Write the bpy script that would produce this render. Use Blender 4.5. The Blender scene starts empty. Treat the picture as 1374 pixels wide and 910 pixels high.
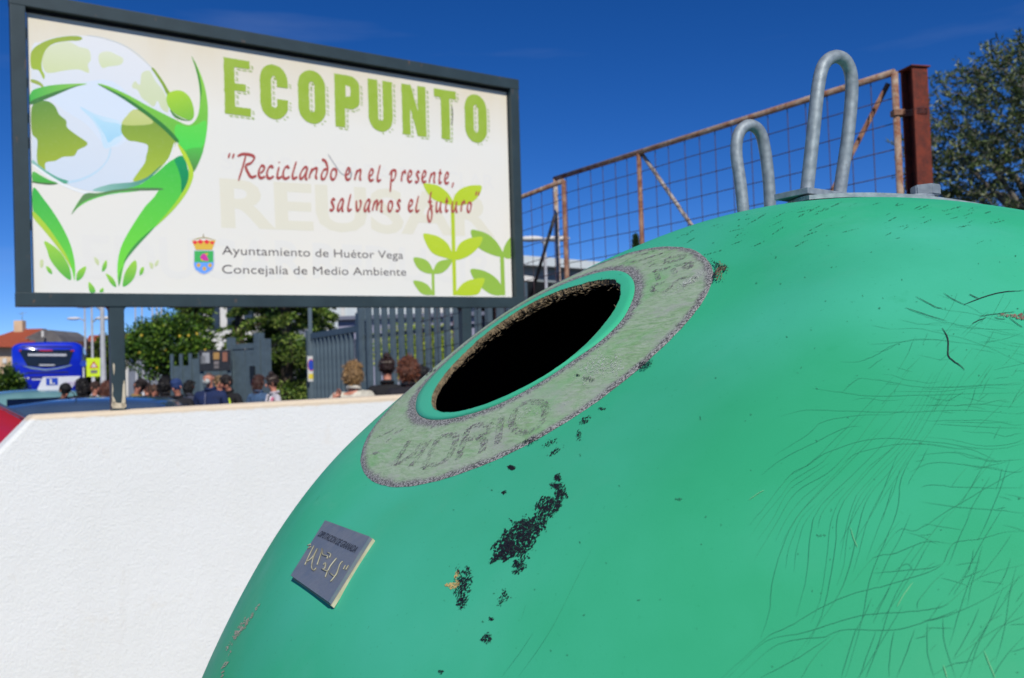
import bpy, bmesh, math, random
import numpy as np
from mathutils import Vector, Matrix, noise, Quaternion
random.seed(7); rng = np.random.default_rng(7)
scn = bpy.context.scene
col = scn.collection

# ------------------------------------------------------------------ camera
FPX, CX, CY = 1200.0, 687.0, 455.0
pitch = math.atan((497.0 - CY) / FPX); roll = 0.033
CAM = np.array([0, 0, 1.5])
_F = np.array([0, math.cos(pitch), math.sin(pitch)]); _R = np.array([1., 0, 0]); _U = np.cross(_R, _F)
_c, _s = math.cos(roll), math.sin(roll)
_R, _U = _c * _R - _s * _U, _s * _R + _c * _U
cam_d = bpy.data.cameras.new('camera'); cam = bpy.data.objects.new('camera', cam_d); col.objects.link(cam)
M = Matrix.Identity(4)
for i in range(3):
    M[i][0], M[i][1], M[i][2], M[i][3] = _R[i], _U[i], -_F[i], CAM[i]
cam.matrix_world = M
cam_d.sensor_width = 36; cam_d.lens = FPX / 1374 * 36
cam_d.clip_start = 0.02; cam_d.clip_end = 2000
cam_d.dof.use_dof = True; cam_d.dof.focus_distance = 0.66; cam_d.dof.aperture_fstop = 15
scn.camera = cam

# ------------------------------------------------------------------ light
SUN_AZ = math.radians(14)      # to the right of straight behind the camera
SUN_EL = math.radians(41)
sdir = Vector((math.sin(SUN_AZ) * math.cos(SUN_EL), -math.cos(SUN_AZ) * math.cos(SUN_EL), math.sin(SUN_EL)))
w = bpy.data.worlds.new('World'); scn.world = w; w.use_nodes = True
nt = w.node_tree; bgn = nt.nodes['Background']
sky = nt.nodes.new('ShaderNodeTexSky'); sky.sky_type = 'NISHITA'; sky.sun_disc = False
sky.sun_elevation = SUN_EL; sky.sun_rotation = math.atan2(sdir.x, sdir.y)
sky.altitude = 5000; sky.air_density = 1.0; sky.dust_density = 0.0; sky.ozone_density = 3.5
hs = nt.nodes.new('ShaderNodeHueSaturation'); hs.inputs['Saturation'].default_value = 1.3; hs.inputs['Value'].default_value = 1.0
hs.inputs['Hue'].default_value = 0.513
nt.links.new(sky.outputs[0], hs.inputs['Color'])
# faint wisps of cloud
tc = nt.nodes.new('ShaderNodeTexCoord'); mp = nt.nodes.new('ShaderNodeMapping'); mp.inputs['Scale'].default_value = (1.2, 1.2, 9)
nz = nt.nodes.new('ShaderNodeTexNoise'); nz.inputs['Scale'].default_value = 2.2; nz.inputs['Detail'].default_value = 5
rp = nt.nodes.new('ShaderNodeValToRGB'); rp.color_ramp.elements[0].position = .56; rp.color_ramp.elements[1].position = .80
rp.color_ramp.elements[1].color = (.08, .08, .08, 1)
mx = nt.nodes.new('ShaderNodeMixRGB'); mx.inputs['Color2'].default_value = (5.5, 6.2, 7.2, 1)
nt.links.new(tc.outputs['Generated'], mp.inputs[0]); nt.links.new(mp.outputs[0], nz.inputs[0]); nt.links.new(nz.outputs[0], rp.inputs[0])
nt.links.new(rp.outputs[0], mx.inputs['Fac']); nt.links.new(hs.outputs[0], mx.inputs['Color1']); nt.links.new(mx.outputs[0], bgn.inputs[0])
bgn.inputs[1].default_value = 0.11
sl = bpy.data.lights.new('sun', 'SUN'); sl.energy = 4.1; sl.angle = math.radians(.5); sl.color = (1, .955, .88)
so = bpy.data.objects.new('sun', sl); col.objects.link(so); so.rotation_euler = sdir.to_track_quat('Z', 'Y').to_euler(); so.location = (3, -5, 8)
scn.view_settings.view_transform = 'Standard'; scn.view_settings.look = 'None'; scn.view_settings.exposure = 0.0
scn.view_settings.gamma = 1

# ------------------------------------------------------------------ helpers
def ray(x, y):
    return _F + ((x - CX) / FPX) * _R - ((y - CY) / FPX) * _U
def at(x, y, d):                       # point seen at pixel x,y at distance d along +Y
    r = ray(x, y); return CAM + r * (d / r[1])
def s2l(c): return tuple((v / 255 / 12.92 if v / 255 <= .04045 else ((v / 255 + .055) / 1.055) ** 2.4) for v in c[:3])
def empty(name, loc=(0, 0, 0), rz=0):
    o = bpy.data.objects.new(name, None); col.objects.link(o); o.location = loc; o.rotation_euler = (0, 0, rz)
    o.empty_display_size = .1; return o
def tag(o, label=None, cat=None, group=None, kind=None):
    if label: o['label'] = label
    if cat: o['category'] = cat
    if group: o['group'] = group
    if kind: o['kind'] = kind
    return o
def link(name, me, mat=None, parent=None, kind=None):
    o = bpy.data.objects.new(name, me); col.objects.link(o)
    if mat and not me.materials: me.materials.append(mat)
    if parent: o.parent = parent
    if kind: o['kind'] = kind
    return o
def mesh(name, V, Fc, mat=None, parent=None, smooth=False, cols=None, kind=None):
    me = bpy.data.meshes.new(name); me.from_pydata([tuple(map(float, v)) for v in V], [], [tuple(map(int, f)) for f in Fc]); me.update()
    if smooth: me.polygons.foreach_set('use_smooth', [True] * len(me.polygons))
    if cols is not None:
        a = me.color_attributes.new('Col', 'FLOAT_COLOR', 'POINT'); c = np.ones((len(V), 4)); c[:, :3] = cols; a.data.foreach_set('color', c.ravel())
    return link(name, me, mat, parent, kind)
def npmesh(name, V, nper, mat, parent, cols=None, kind=None, smooth=False):   # V: (n*nper,3) separate polygons
    n = len(V) // nper; me = bpy.data.meshes.new(name)
    me.vertices.add(len(V)); me.vertices.foreach_set('co', np.ascontiguousarray(V, dtype=np.float32).ravel())
    me.loops.add(len(V)); me.loops.foreach_set('vertex_index', np.arange(len(V), dtype=np.int32))
    me.polygons.add(n); me.polygons.foreach_set('loop_start', np.arange(n, dtype=np.int32) * nper)
    try: me.polygons.foreach_set('loop_total', np.full(n, nper, dtype=np.int32))
    except Exception: pass
    me.update(calc_edges=True)
    if cols is not None:
        a = me.color_attributes.new('Col', 'FLOAT_COLOR', 'POINT'); c = np.ones((len(V), 4)); c[:, :3] = cols; a.data.foreach_set('color', c.ravel())
    return link(name, me, mat, parent, kind)
class B:                                # collects simple solids into one bmesh
    def __init__(s): s.bm = bmesh.new()
    def box(s, lo, hi, bev=0, m=None):
        c = [(a + b) / 2 for a, b in zip(lo, hi)]; d = [abs(b - a) for a, b in zip(lo, hi)]
        r = bmesh.ops.create_cube(s.bm, size=1); vs = r['verts']
        for v in vs: v.co = Vector((v.co.x * d[0] + c[0], v.co.y * d[1] + c[1], v.co.z * d[2] + c[2]))
        if bev:
            es = list({e for v in vs for e in v.link_edges}); o = bmesh.ops.bevel(s.bm, geom=es, offset=bev, segments=2, affect='EDGES', profile=.6)
            vs = list({v for f in o['faces'] for v in f.verts} | {v for v in vs if v.is_valid})
        if m is not None: bmesh.ops.transform(s.bm, matrix=m, verts=[v for v in vs if v.is_valid])
        return s
    def tube(s, pts, rad, seg=10, cap=True):
        pts = [Vector(p) for p in pts]; n = len(pts)
        if not hasattr(rad, '__len__'): rad = [rad] * n
        rings = []; t0 = (pts[1] - pts[0]).normalized(); u = t0.orthogonal().normalized()
        for i, p in enumerate(pts):
            t = ((pts[min(i + 1, n - 1)] - pts[max(i - 1, 0)])).normalized()
            u = (u - t * u.dot(t)).normalized(); v = t.cross(u)
            rings.append([s.bm.verts.new(p + (u * math.cos(a) + v * math.sin(a)) * rad[i]) for a in [2 * math.pi * k / seg for k in range(seg)]])
        for a, b in zip(rings[:-1], rings[1:]):
            for k in range(seg):
                f = s.bm.faces.new((a[k], a[(k + 1) % seg], b[(k + 1) % seg], b[k])); f.smooth = True
        if cap:
            s.bm.faces.new(rings[0][::-1]); s.bm.faces.new(rings[-1])
        return s
    def ball(s, c, r, sub=2, m=None):
        q = bmesh.ops.create_icosphere(s.bm, subdivisions=sub, radius=1)
        r = (r, r, r) if not hasattr(r, '__len__') else r
        for v in q['verts']:
            co = Vector((v.co.x * r[0], v.co.y * r[1], v.co.z * r[2]))
            if m is not None: co = m @ co
            v.co = co + Vector(c)
            for f in v.link_faces: f.smooth = True
        return s
    def prism(s, poly, y0, y1, bev=0):       # poly in xz, extruded along y
        a = [s.bm.verts.new((p[0], y0, p[1])) for p in poly]; b = [s.bm.verts.new((p[0], y1, p[1])) for p in poly]
        n = len(poly); fs = [s.bm.faces.new(a), s.bm.faces.new(b[::-1])]
        for i in range(n): fs.append(s.bm.faces.new((a[i], b[i], b[(i + 1) % n], a[(i + 1) % n])))
        bmesh.ops.recalc_face_normals(s.bm, faces=fs)
        if bev:
            es = list({e for f in fs for e in f.edges}); bmesh.ops.bevel(s.bm, geom=es, offset=bev, segments=2, affect='EDGES', profile=.6)
        return s
    def build(s, name, mat, parent=None, kind=None):
        me = bpy.data.meshes.new(name); bmesh.ops.recalc_face_normals(s.bm, faces=s.bm.faces); s.bm.to_mesh(me); s.bm.free(); return link(name, me, mat, parent, kind)

def catmull(P, closed=False, n=6):
    P = [np.array(p, float) for p in P]; out = []; m = len(P)
    for i in range(m if closed else m - 1):
        if closed: a, b, c, d = P[i - 1], P[i], P[(i + 1) % m], P[(i + 2) % m]
        else: a, b, c, d = P[max(i - 1, 0)], P[i], P[i + 1], P[min(i + 2, m - 1)]
        for k in range(n):
            t = k / n; out.append(.5 * ((2 * b) + (c - a) * t + (2 * a - 5 * b + 4 * c - d) * t * t + (3 * b - a - 3 * c + d) * t ** 3))
    if not closed: out.append(P[-1])
    return np.array(out)

# ------------------------------------------------------------------ materials
class N:
    def __init__(s, name):
        s.m = bpy.data.materials.new(name); s.m.use_nodes = True; s.t = s.m.node_tree; s.b = s.t.nodes['Principled BSDF']
        s.tc = s.t.nodes.new('ShaderNodeTexCoord')
    def n(s, k, **kw):
        x = s.t.nodes.new(k)
        for a, v in kw.items():
            if a in x.bl_rna.properties and not a[0].isupper(): setattr(x, a, v)
            else: x.inputs[a.replace('_', ' ')].default_value = v
        return x
    def l(s, a, b): s.t.links.new(a, b); return s
    def noise(s, scale, detail=4, rough=.55, stretch=None, dist=0):
        x = s.n('ShaderNodeTexNoise', Scale=scale, Detail=detail, Roughness=rough, Distortion=dist)
        if stretch:
            mp = s.n('ShaderNodeMapping'); mp.inputs['Scale'].default_value = stretch; s.l(s.tc.outputs['Object'], mp.inputs[0]); s.l(mp.outputs[0], x.inputs[0])
        else: s.l(s.tc.outputs['Object'], x.inputs[0])
        return x.outputs[0]
    def ramp(s, inp, p0, p1, c0=(0, 0, 0), c1=(1, 1, 1)):
        r = s.n('ShaderNodeValToRGB'); e = r.color_ramp.elements; e[0].position = p0; e[1].position = p1; e[0].color = (*c0, 1); e[1].color = (*c1, 1)
        s.l(inp, r.inputs[0]); return r.outputs[0]
    def mix(s, f, a, b, mode='MIX'):
        x = s.n('ShaderNodeMixRGB', blend_type=mode)
        for i, v in ((0, f), (1, a), (2, b)):
            if hasattr(v, 'is_output'): s.l(v, x.inputs[i])
            else: x.inputs[i].default_value = v if i == 0 else (*v, 1)
        return x.outputs[0]
    def bump(s, h, strength=.3, dist=.01):
        x = s.n('ShaderNodeBump', Strength=strength, Distance=dist); s.l(h, x.inputs['Height']); s.l(x.outputs[0], s.b.inputs['Normal']); return s
    def col(s, c):
        if hasattr(c, 'is_output'): s.l(c, s.b.inputs['Base Color'])
        else: s.b.inputs['Base Color'].default_value = (*c, 1)
        return s
    def rough(s, r, metal=0, spec=None):
        if hasattr(r, 'is_output'): s.l(r, s.b.inputs['Roughness'])
        else: s.b.inputs['Roughness'].default_value = r
        s.b.inputs['Metallic'].default_value = metal
        if spec is not None: s.b.inputs['Specular IOR Level'].default_value = spec
        return s
def simple(name, c1, c2=None, scale=8, rough=.6, metal=0, bump=0, bd=.003, spec=None, coat=0):
    m = N(name); c1 = s2l(c1); c2 = s2l(c2) if c2 else tuple(v * .8 for v in c1)
    f = m.ramp(m.noise(scale), .35, .7); m.col(m.mix(f, c1, c2)).rough(rough, metal, spec)
    if bump: m.bump(m.noise(scale * 4), bump, bd)
    if coat: m.b.inputs['Coat Weight'].default_value = coat; m.b.inputs['Coat Roughness'].default_value = .08
    return m.m

# green glass-fibre gel coat
def mk_green():
    m = N('green_gelcoat')
    a = s2l((70, 178, 144)); b = s2l((56, 174, 126)); c = s2l((84, 178, 150))
    x = m.mix(m.ramp(m.noise(3.2, 3, .5), .44, .62), a, b)
    x = m.mix(m.ramp(m.noise(5.5, 5, .6), .55, .85), x, c)
    st = m.noise(7, 5, .65, stretch=(1.4, 1.4, 5)); x = m.mix(m.ramp(st, .62, .9, c1=(.35, .35, .35)), x, s2l((120, 180, 155)))
    sp = m.ramp(m.noise(420, 2, .5), .68, .78, c1=(.30, .30, .30)); x = m.mix(sp, x, s2l((25, 90, 66)))
    sp2 = m.ramp(m.noise(90, 3, .6), .70, .78, c1=(.35, .35, .35)); x = m.mix(sp2, x, s2l((30, 105, 75)))
    # pale chalky runs and sun-faded areas that belong to the old gel coat
    run = m.noise(16, 5, .6, stretch=(1, 1, .12)); x = m.mix(m.ramp(run, .60, .80, c1=(.22,) * 3), x, s2l((104, 172, 146)))
    run2 = m.noise(30, 5, .7, stretch=(1, 1, .15)); x = m.mix(m.ramp(run2, .66, .82, c1=(.35,) * 3), x, s2l((36, 140, 92)))
    sc1 = m.noise(55, 6, .8, stretch=(1, 1, 9), dist=2); x = m.mix(m.ramp(sc1, .66, .76, c1=(.22,) * 3), x, s2l((150, 196, 176)))
    m.col(x); m.rough(m.ramp(m.noise(14, 5), .3, .75, (.44,) * 3, (.68,) * 3), spec=.09)
    m.bump(m.noise(60, 4, .6), .08, .002); return m.m
GREEN = mk_green()
def mk_sticker(name, greyed):
    # worn printed vinyl: attribute Col.r = grey band mask
    m = N(name); at_ = m.n('ShaderNodeVertexColor', layer_name='Col')
    sep = m.n('ShaderNodeSeparateColor'); m.l(at_.outputs[0], sep.inputs[0])
    base = m.mix(m.ramp(m.noise(9, 5, .6), .35, .7), s2l((126, 162, 112)), s2l((152, 172, 144)))
    streak = m.noise(40, 6, .75, stretch=(1, 1, 7), dist=1.5); base = m.mix(m.ramp(streak, .40, .72), base, s2l((172, 184, 165)))
    streak2 = m.noise(120, 5, .8, stretch=(1, 1, 5)); base = m.mix(m.ramp(streak2, .5, .78, c1=(.8,) * 3), base, s2l((98, 120, 96)))
    base = m.mix(m.ramp(m.noise(16, 6, .7, stretch=(1, 1, 2.5)), .52, .66, c1=(.8,) * 3), base, s2l((160, 164, 156)))
    base = m.mix(m.ramp(m.noise(11, 4, .6), .54, .70, c1=(.45,) * 3), base, s2l((92, 176, 92)))
    sp = m.noise(640, 3, .7); g = m.mix(m.ramp(sp, .46, .55), s2l((82, 80, 80)), s2l((160, 160, 156)))
    m.col(m.mix(sep.outputs[0], base, g) if greyed else g)
    m.rough(.62, spec=.3); m.bump(m.noise(300, 3, .7), .35, .0006)
    return m
STICKER = mk_sticker('worn_vinyl_sticker', True).m
def mk_letter():
    k = mk_sticker('worn_print', False)
    out = k.t.nodes['Material Output']; tr = k.n('ShaderNodeBsdfTransparent'); ms = k.n('ShaderNodeMixShader')
    f = k.mix(1, k.ramp(k.noise(260, 4, .8), .47, .57), k.ramp(k.noise(24, 4, .7), .36, .62, c0=(.25,) * 3), 'MULTIPLY'); k.l(f, ms.inputs[0]); k.l(tr.outputs[0], ms.inputs[1]); k.l(k.b.outputs[0], ms.inputs[2]); k.l(ms.outputs[0], out.inputs[0])
    return k.m
WORNPRINT = mk_letter()
BLACKRES = simple('exposed_black_resin', (30, 26, 26), (10, 9, 10), 300, .5, bump=.5, bd=.001)
FIBRE = simple('torn_glass_fibre', (150, 132, 100), (78, 64, 44), 160, .9, bump=.9, bd=.004)
MATTBLACK = simple('matt_black', (22, 24, 22), (10, 12, 10), 20, .9)  # near-black that gives the bin's inside its shade; also on the fixing tabs
HAIR = simple('hairline_crack_dirt', (34, 116, 84), (38, 130, 94), 40, .8)
CRACK = simple('deep_crack_dirt', (30, 40, 34), (20, 30, 24), 40, .8)
CREAMCHIP = simple('cream_filler', (208, 178, 110), (180, 150, 90), 90, .8)
PALECHIP = simple('pale_scraped_fibre', (190, 184, 165), (150, 140, 115), 120, .85)
def mk_galv():
    m = N('galvanised_steel'); v = m.n('ShaderNodeTexVoronoi', Scale=130.0); m.l(m.tc.outputs['Object'], v.inputs[0])
    x = m.mix(m.ramp(v.outputs[0], 0, .8), s2l((158, 168, 172)), s2l((128, 138, 144)))
    x = m.mix(m.ramp(m.noise(35, 4), .66, .74), x, s2l((110, 78, 55)))
    m.col(x).rough(m.ramp(m.noise(60, 4), .3, .7, (.46,) * 3, (.62,) * 3), .25); m.bump(m.noise(220, 3), .35, .001); return m.m
GALV = mk_galv()
def mk_paintsteel(name, c, rust=.62, sc=9):
    m = N(name); b = s2l(c); x = m.mix(m.ramp(m.noise(sc, 4), .3, .75), b, tuple(v * .72 for v in b))
    r = m.ramp(m.noise(sc * 3, 7, .72, stretch=(1, 1, .5)), rust, rust + .1, c1=(.75,) * 3); x = m.mix(r, x, s2l((120, 92, 70)))
    m.col(x).rough(.5, .0, .4); m.bump(m.noise(sc * 14, 4), .15, .001); return m.m
SLATE = mk_paintsteel('slate_painted_steel', (52, 68, 72))
SLATE2 = mk_paintsteel('slate_fence_paint', (88, 104, 112), .75)
def mk_rust(name, a, b):
    m = N(name); x = m.mix(m.ramp(m.noise(24, 7, .7), .38, .62), s2l(a), s2l(b)); x = m.mix(m.ramp(m.noise(80, 5, .7), .55, .7), x, s2l((70, 38, 26)))
    m.col(x).rough(.85); m.bump(m.noise(120, 5), .5, .002); return m.m
RUST = mk_rust('flaking_rusty_paint', (168, 150, 132), (128, 78, 52))
RUSTRED = mk_rust('rust_red_steel', (120, 48, 26), (86, 34, 22))
WIRE = simple('rusty_wire', (74, 54, 58), (50, 36, 40), 60, .8)

# ================================================================== GROUND
gm = N('asphalt'); x = gm.mix(gm.ramp(gm.noise(3, 6), .3, .7), s2l((72, 70, 68)), s2l((92, 90, 86))); gm.col(gm.mix(gm.ramp(gm.noise(120, 3), .4, .7), x, s2l((56, 55, 54)))).rough(.9); gm.bump(gm.noise(150, 3), .4, .004)
tag(mesh('ground', [(-400, -200, 0), (400, -200, 0), (400, 700, 0), (-400, 700, 0)], [(0, 1, 2, 3)], gm.m), kind='structure')

# ================================================================== GLASS CONTAINER (igloo)
DX = [0.31941, 1.65827, 0.10536, 0.21269, 0.32704, 0.41775, 0.5137, 0.59923, 0.67164, 0.73838, 0.82253, -2.54128, 0.95535, 0.44831]
QK = np.array([0, .1, .2, .3, .4, .5, .62, .76, .95, 1.3]); RK = np.r_[0, DX[2:11]]; AX, AY, ZT = DX[0], .92, DX[1]
RM = np.gradient(RK, QK)
def spl(q):
    q = np.asarray(q, float); i = np.clip(np.searchsorted(QK, q) - 1, 0, len(QK) - 2); h = QK[i + 1] - QK[i]; t = np.clip((q - QK[i]) / h, 0, 1)
    return (2 * t**3 - 3 * t**2 + 1) * RK[i] + (t**3 - 2 * t**2 + t) * h * RM[i] + (-2 * t**3 + 3 * t**2) * RK[i + 1] + (t**3 - t**2) * h * RM[i + 1]
MN = np.array([math.cos(DX[11]) * math.cos(DX[12]), math.sin(DX[11]) * math.cos(DX[12]), math.sin(DX[12])])
E1 = np.cross([0, 0, 1], MN); E1 /= np.linalg.norm(E1); E2 = np.cross(MN, E1)
C0 = np.array([0.01359121, 0.79973797, 1.5199312]); C0 = np.array([0.01359, 0.79974, 1.51993])
def G(P):
    P = np.asarray(P, float); s = ZT - P[..., 2]; r = np.hypot(P[..., 0] - AX, P[..., 1] - AY)
    a = np.where(s > 0, r - spl(np.sqrt(np.maximum(s, 0))), r - s) * .75
    b = (P - np.array([AX, AY, 1.2])) @ MN - DX[13]
    return .5 * (a + b + np.sqrt((a - b) ** 2 + .018 ** 2))
def gradG(P):
    e = 1e-4; return np.stack([(G(P + d) - G(P - d)) / (2 * e) for d in np.eye(3) * e], -1)
def nrmG(P):
    g = gradG(P); return g / np.linalg.norm(g, axis=-1, keepdims=True)
TS = np.linspace(.25, 1.9, 500)
def hit(px, off=0.0):                     # pixels -> points on the shell
    px = np.asarray(px, float).reshape(-1, 2)
    D = _F[None] + ((px[:, :1] - CX) / FPX) * _R - ((px[:, 1:] - CY) / FPX) * _U
    P = CAM + D[:, None, :] * TS[None, :, None]; v = G(P); neg = v < 0
    i = np.where(neg.any(1), neg.argmax(1), v.argmin(1)); i = np.clip(i, 1, len(TS) - 1); k = np.arange(len(px))
    lo, hi = TS[i - 1], TS[i]; grazing = ~neg.any(1)
    for _ in range(18):
        mid = (lo + hi) / 2; vm = G(CAM + D * mid[:, None]); lo = np.where(vm > 0, mid, lo); hi = np.where(vm > 0, hi, mid)
    t = np.where(grazing, TS[i], (lo + hi) / 2); Q = CAM + D * t[:, None]
    return Q + nrmG(Q) * off if off else Q
def onface(u, v, off=0.0):                # mouth-plane coordinates -> shell
    u = np.asarray(u, float); v = np.asarray(v, float)
    base = C0 + u[..., None] * E1 + v[..., None] * E2; lo = np.full(u.shape, -.25); hi = np.full(u.shape, .08)
    for _ in range(26):
        mid = (lo + hi) / 2; vm = G(base + mid[..., None] * MN); lo = np.where(vm < 0, mid, lo); hi = np.where(vm < 0, hi, mid)
    Q = base + ((lo + hi) / 2)[..., None] * MN
    return Q + nrmG(Q) * off
HOLE = [0.0891, 0.0884, 0.0902, 0.0926, 0.0962, 0.0993, 0.0994, 0.0988, 0.1035, 0.1056, 0.1047, 0.1018, 0.0972, 0.096, 0.096, 0.0967, 0.097, 0.0966, 0.0947, 0.0924, 0.0908, 0.0902, 0.0909, 0.0905]
INNER = [0.1015, 0.1052, 0.1054, 0.1077, 0.1119, 0.1178, 0.1235, 0.1265, 0.129, 0.131, 0.131, 0.130, 0.129, 0.128, 0.126, 0.1199, 0.1142, 0.1084, 0.103, 0.0992, 0.0976, 0.0956, 0.0948, 0.0955]
OUTER = [0.183, 0.1837, 0.1804, 0.1732, 0.1681, 0.1645, 0.1615, 0.1577, 0.157, 0.158, 0.1585, 0.1598, 0.162, 0.1649, 0.1693, 0.1742, 0.1769, 0.1797, 0.1837, 0.1873, 0.1878, 0.1879, 0.1865, 0.1838]
def per(tab, th):
    t = (np.asarray(th) % (2 * np.pi)) / (2 * np.pi) * 24; i = np.floor(t).astype(int); f = t - i; T = np.array(tab)
    a, b, c, d = T[(i - 1) % 24], T[i % 24], T[(i + 1) % 24], T[(i + 2) % 24]
    return .5 * (2 * b + (c - a) * f + (2 * a - 5 * b + 4 * c - d) * f**2 + (3 * b - a - 3 * c + d) * f**3)

bin_root = empty('glass_recycling_container', (AX, AY, 0))
tag(bin_root, 'large green fibreglass glass-recycling igloo with cracked paint and a round black mouth', 'recycling container')
BO = np.array([AX, AY, 0])
def bmesh_obj(name, V, Fc, mat, parent=bin_root, smooth=True, cols=None, kind=None):
    off = BO if parent is bin_root or parent.parent is bin_root else np.zeros(3)
    return mesh(name, np.asarray(V) - off, Fc, mat, parent, smooth, cols, kind)
# an area of purer, less chalked green low on the near side
_gt = GREEN.node_tree; _b = _gt.nodes['Principled BSDF']; _old = _b.inputs['Base Color'].links[0].from_socket
_p = hit([(1130, 800)])[0] - BO; _tc = _gt.nodes.new('ShaderNodeTexCoord'); _vm = _gt.nodes.new('ShaderNodeVectorMath'); _vm.operation = 'DISTANCE'; _vm.inputs[1].default_value = tuple(_p); _gt.links.new(_tc.outputs['Object'], _vm.inputs[0])
_nz = _gt.nodes.new('ShaderNodeTexNoise'); _nz.inputs['Scale'].default_value = 7; _nz.inputs['Detail'].default_value = 4; _gt.links.new(_tc.outputs['Object'], _nz.inputs[0])
_ad = _gt.nodes.new('ShaderNodeMath'); _ad.operation = 'MULTIPLY_ADD'; _gt.links.new(_nz.outputs[0], _ad.inputs[0]); _ad.inputs[1].default_value = .45; _gt.links.new(_vm.outputs['Value'], _ad.inputs[2])
_mr = _gt.nodes.new('ShaderNodeMapRange'); _mr.inputs['From Min'].default_value = .58; _mr.inputs['From Max'].default_value = .28; _mr.inputs['To Max'].default_value = .8; _gt.links.new(_ad.outputs[0], _mr.inputs[0])
_mx = _gt.nodes.new('ShaderNodeMixRGB'); _mx.inputs['Color2'].default_value = (*s2l((46, 156, 104)), 1); _gt.links.new(_mr.outputs[0], _mx.inputs[0]); _gt.links.new(_old, _mx.inputs[1]); _gt.links.new(_mx.outputs[0], _b.inputs['Base Color'])
# shell
na = 420; qs = np.r_[np.linspace(.012, .9, 170), np.linspace(.92, 1.19, 14)]
A_ = np.linspace(0, 2 * np.pi, na, endpoint=False)
ss = qs ** 2; rr = spl(qs); V = np.stack([AX + rr[:, None] * np.cos(A_), AY + rr[:, None] * np.sin(A_), np.repeat((ZT - ss)[:, None], na, 1)], -1).reshape(-1, 3)
for _ in range(6):
    g = gradG(V); V = V - g * (G(V) / (g ** 2).sum(-1))[:, None]
d = V - C0; uu, vv = d @ E1, d @ E2; ww = d @ MN
inside = (np.hypot(uu, vv) < per(HOLE, np.arctan2(vv, uu)) + .004) & (np.abs(ww) < .08)
Fc = []
for i in range(len(qs) - 1):
    for j in range(na):
        f = (i * na + j, (i + 1) * na + j, (i + 1) * na + (j + 1) % na, i * na + (j + 1) % na)
        if not any(inside[list(f)]): Fc.append(f)
top = len(V); V = np.vstack([V, [[AX, AY, ZT - .0002]]])
for j in range(na): Fc.append((top, j, (j + 1) % na))
shell = bmesh_obj('shell', V, Fc, GREEN)
# base skirt below the shell
b_ = B(); 
rb = float(spl(1.19)); zb = ZT - 1.19 ** 2
prof = [(rb, zb), (rb + .012, zb - .01), (rb + .012, .12), (rb - .03, .02), (rb - .03, 0)]
Vb = [(r * math.cos(a), r * math.sin(a), z) for r, z in prof for a in A_[::4]]; n4 = len(A_[::4])
mesh('base_skirt', Vb, [(i * n4 + j, (i + 1) * n4 + j, (i + 1) * n4 + (j + 1) % n4, i * n4 + (j + 1) % n4) for i in range(len(prof) - 1) for j in range(n4)], GREEN, bin_root, True)
# second wall inside the first, coloured near-black to put in the mouth's shade
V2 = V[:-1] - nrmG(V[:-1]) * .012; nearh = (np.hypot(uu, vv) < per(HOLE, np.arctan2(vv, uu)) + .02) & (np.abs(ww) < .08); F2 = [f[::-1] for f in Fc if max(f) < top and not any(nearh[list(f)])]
bmesh_obj('dark_inner_wall', np.vstack([V2]), F2, MATTBLACK)
# mouth lip: green band, then the torn edge turning in
nth = 540; th = np.linspace(0, 2 * np.pi, nth, endpoint=False); cu, su = np.cos(th), np.sin(th)
def fb(a, f, amp, ph=0):
    return np.array([noise.fractal(Vector((math.cos(t) * f + ph, math.sin(t) * f, ph * 1.7)), .9, 2.1, 5) for t in a]) * amp
ri, rh = per(INNER, th), per(HOLE, th); up = np.clip(np.sin(th - .6), 0, 1); tear = (fb(th, 9, .0018) + fb(th, 42, .0010, 3)) * (.25 + .75 * up)          # the far side is torn more deeply
rings = []
for k, (t, off) in enumerate([(0, .0006), (.04, .0020), (.35, .0028), (.75, .0030), (1, .0030)]):
    r = ri + (rh + tear + .002 + .003 * up - ri) * t; rings.append(onface(r * cu, r * su, off))
Vl = np.vstack(rings); nr = len(rings)
ringF = lambda nr_: [(i * nth + j, i * nth + (j + 1) % nth, (i + 1) * nth + (j + 1) % nth, (i + 1) * nth + j) for i in range(nr_ - 1) for j in range(nth)]
lip = bmesh_obj('mouth_rim', Vl, ringF(nr), GREEN)
rings = []
for k, (dr, dn) in enumerate([(0.0005, .0032), (-.001, .0010), (-.0015, -.0015), (-.0005, -.0028), (.003, -.0046)]):
    jag = (fb(th, 30 + 8 * k, .0022, 5 + k) + fb(th, 110, .0015, 9 + k)) * (.15 + .85 * up)
    r = rh + tear + .002 + .003 * up + dr + jag * (1 if k else .2); P = onface(r * cu, r * su, 0) + MN * (dn + (jag * .6 if k else 0))[..., None] if k else onface(r * cu, r * su, dn)
    rings.append(P)
torn = bmesh_obj('torn_fibre_edge', np.vstack(rings), ringF(5), FIBRE, lip, smooth=False)
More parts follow.
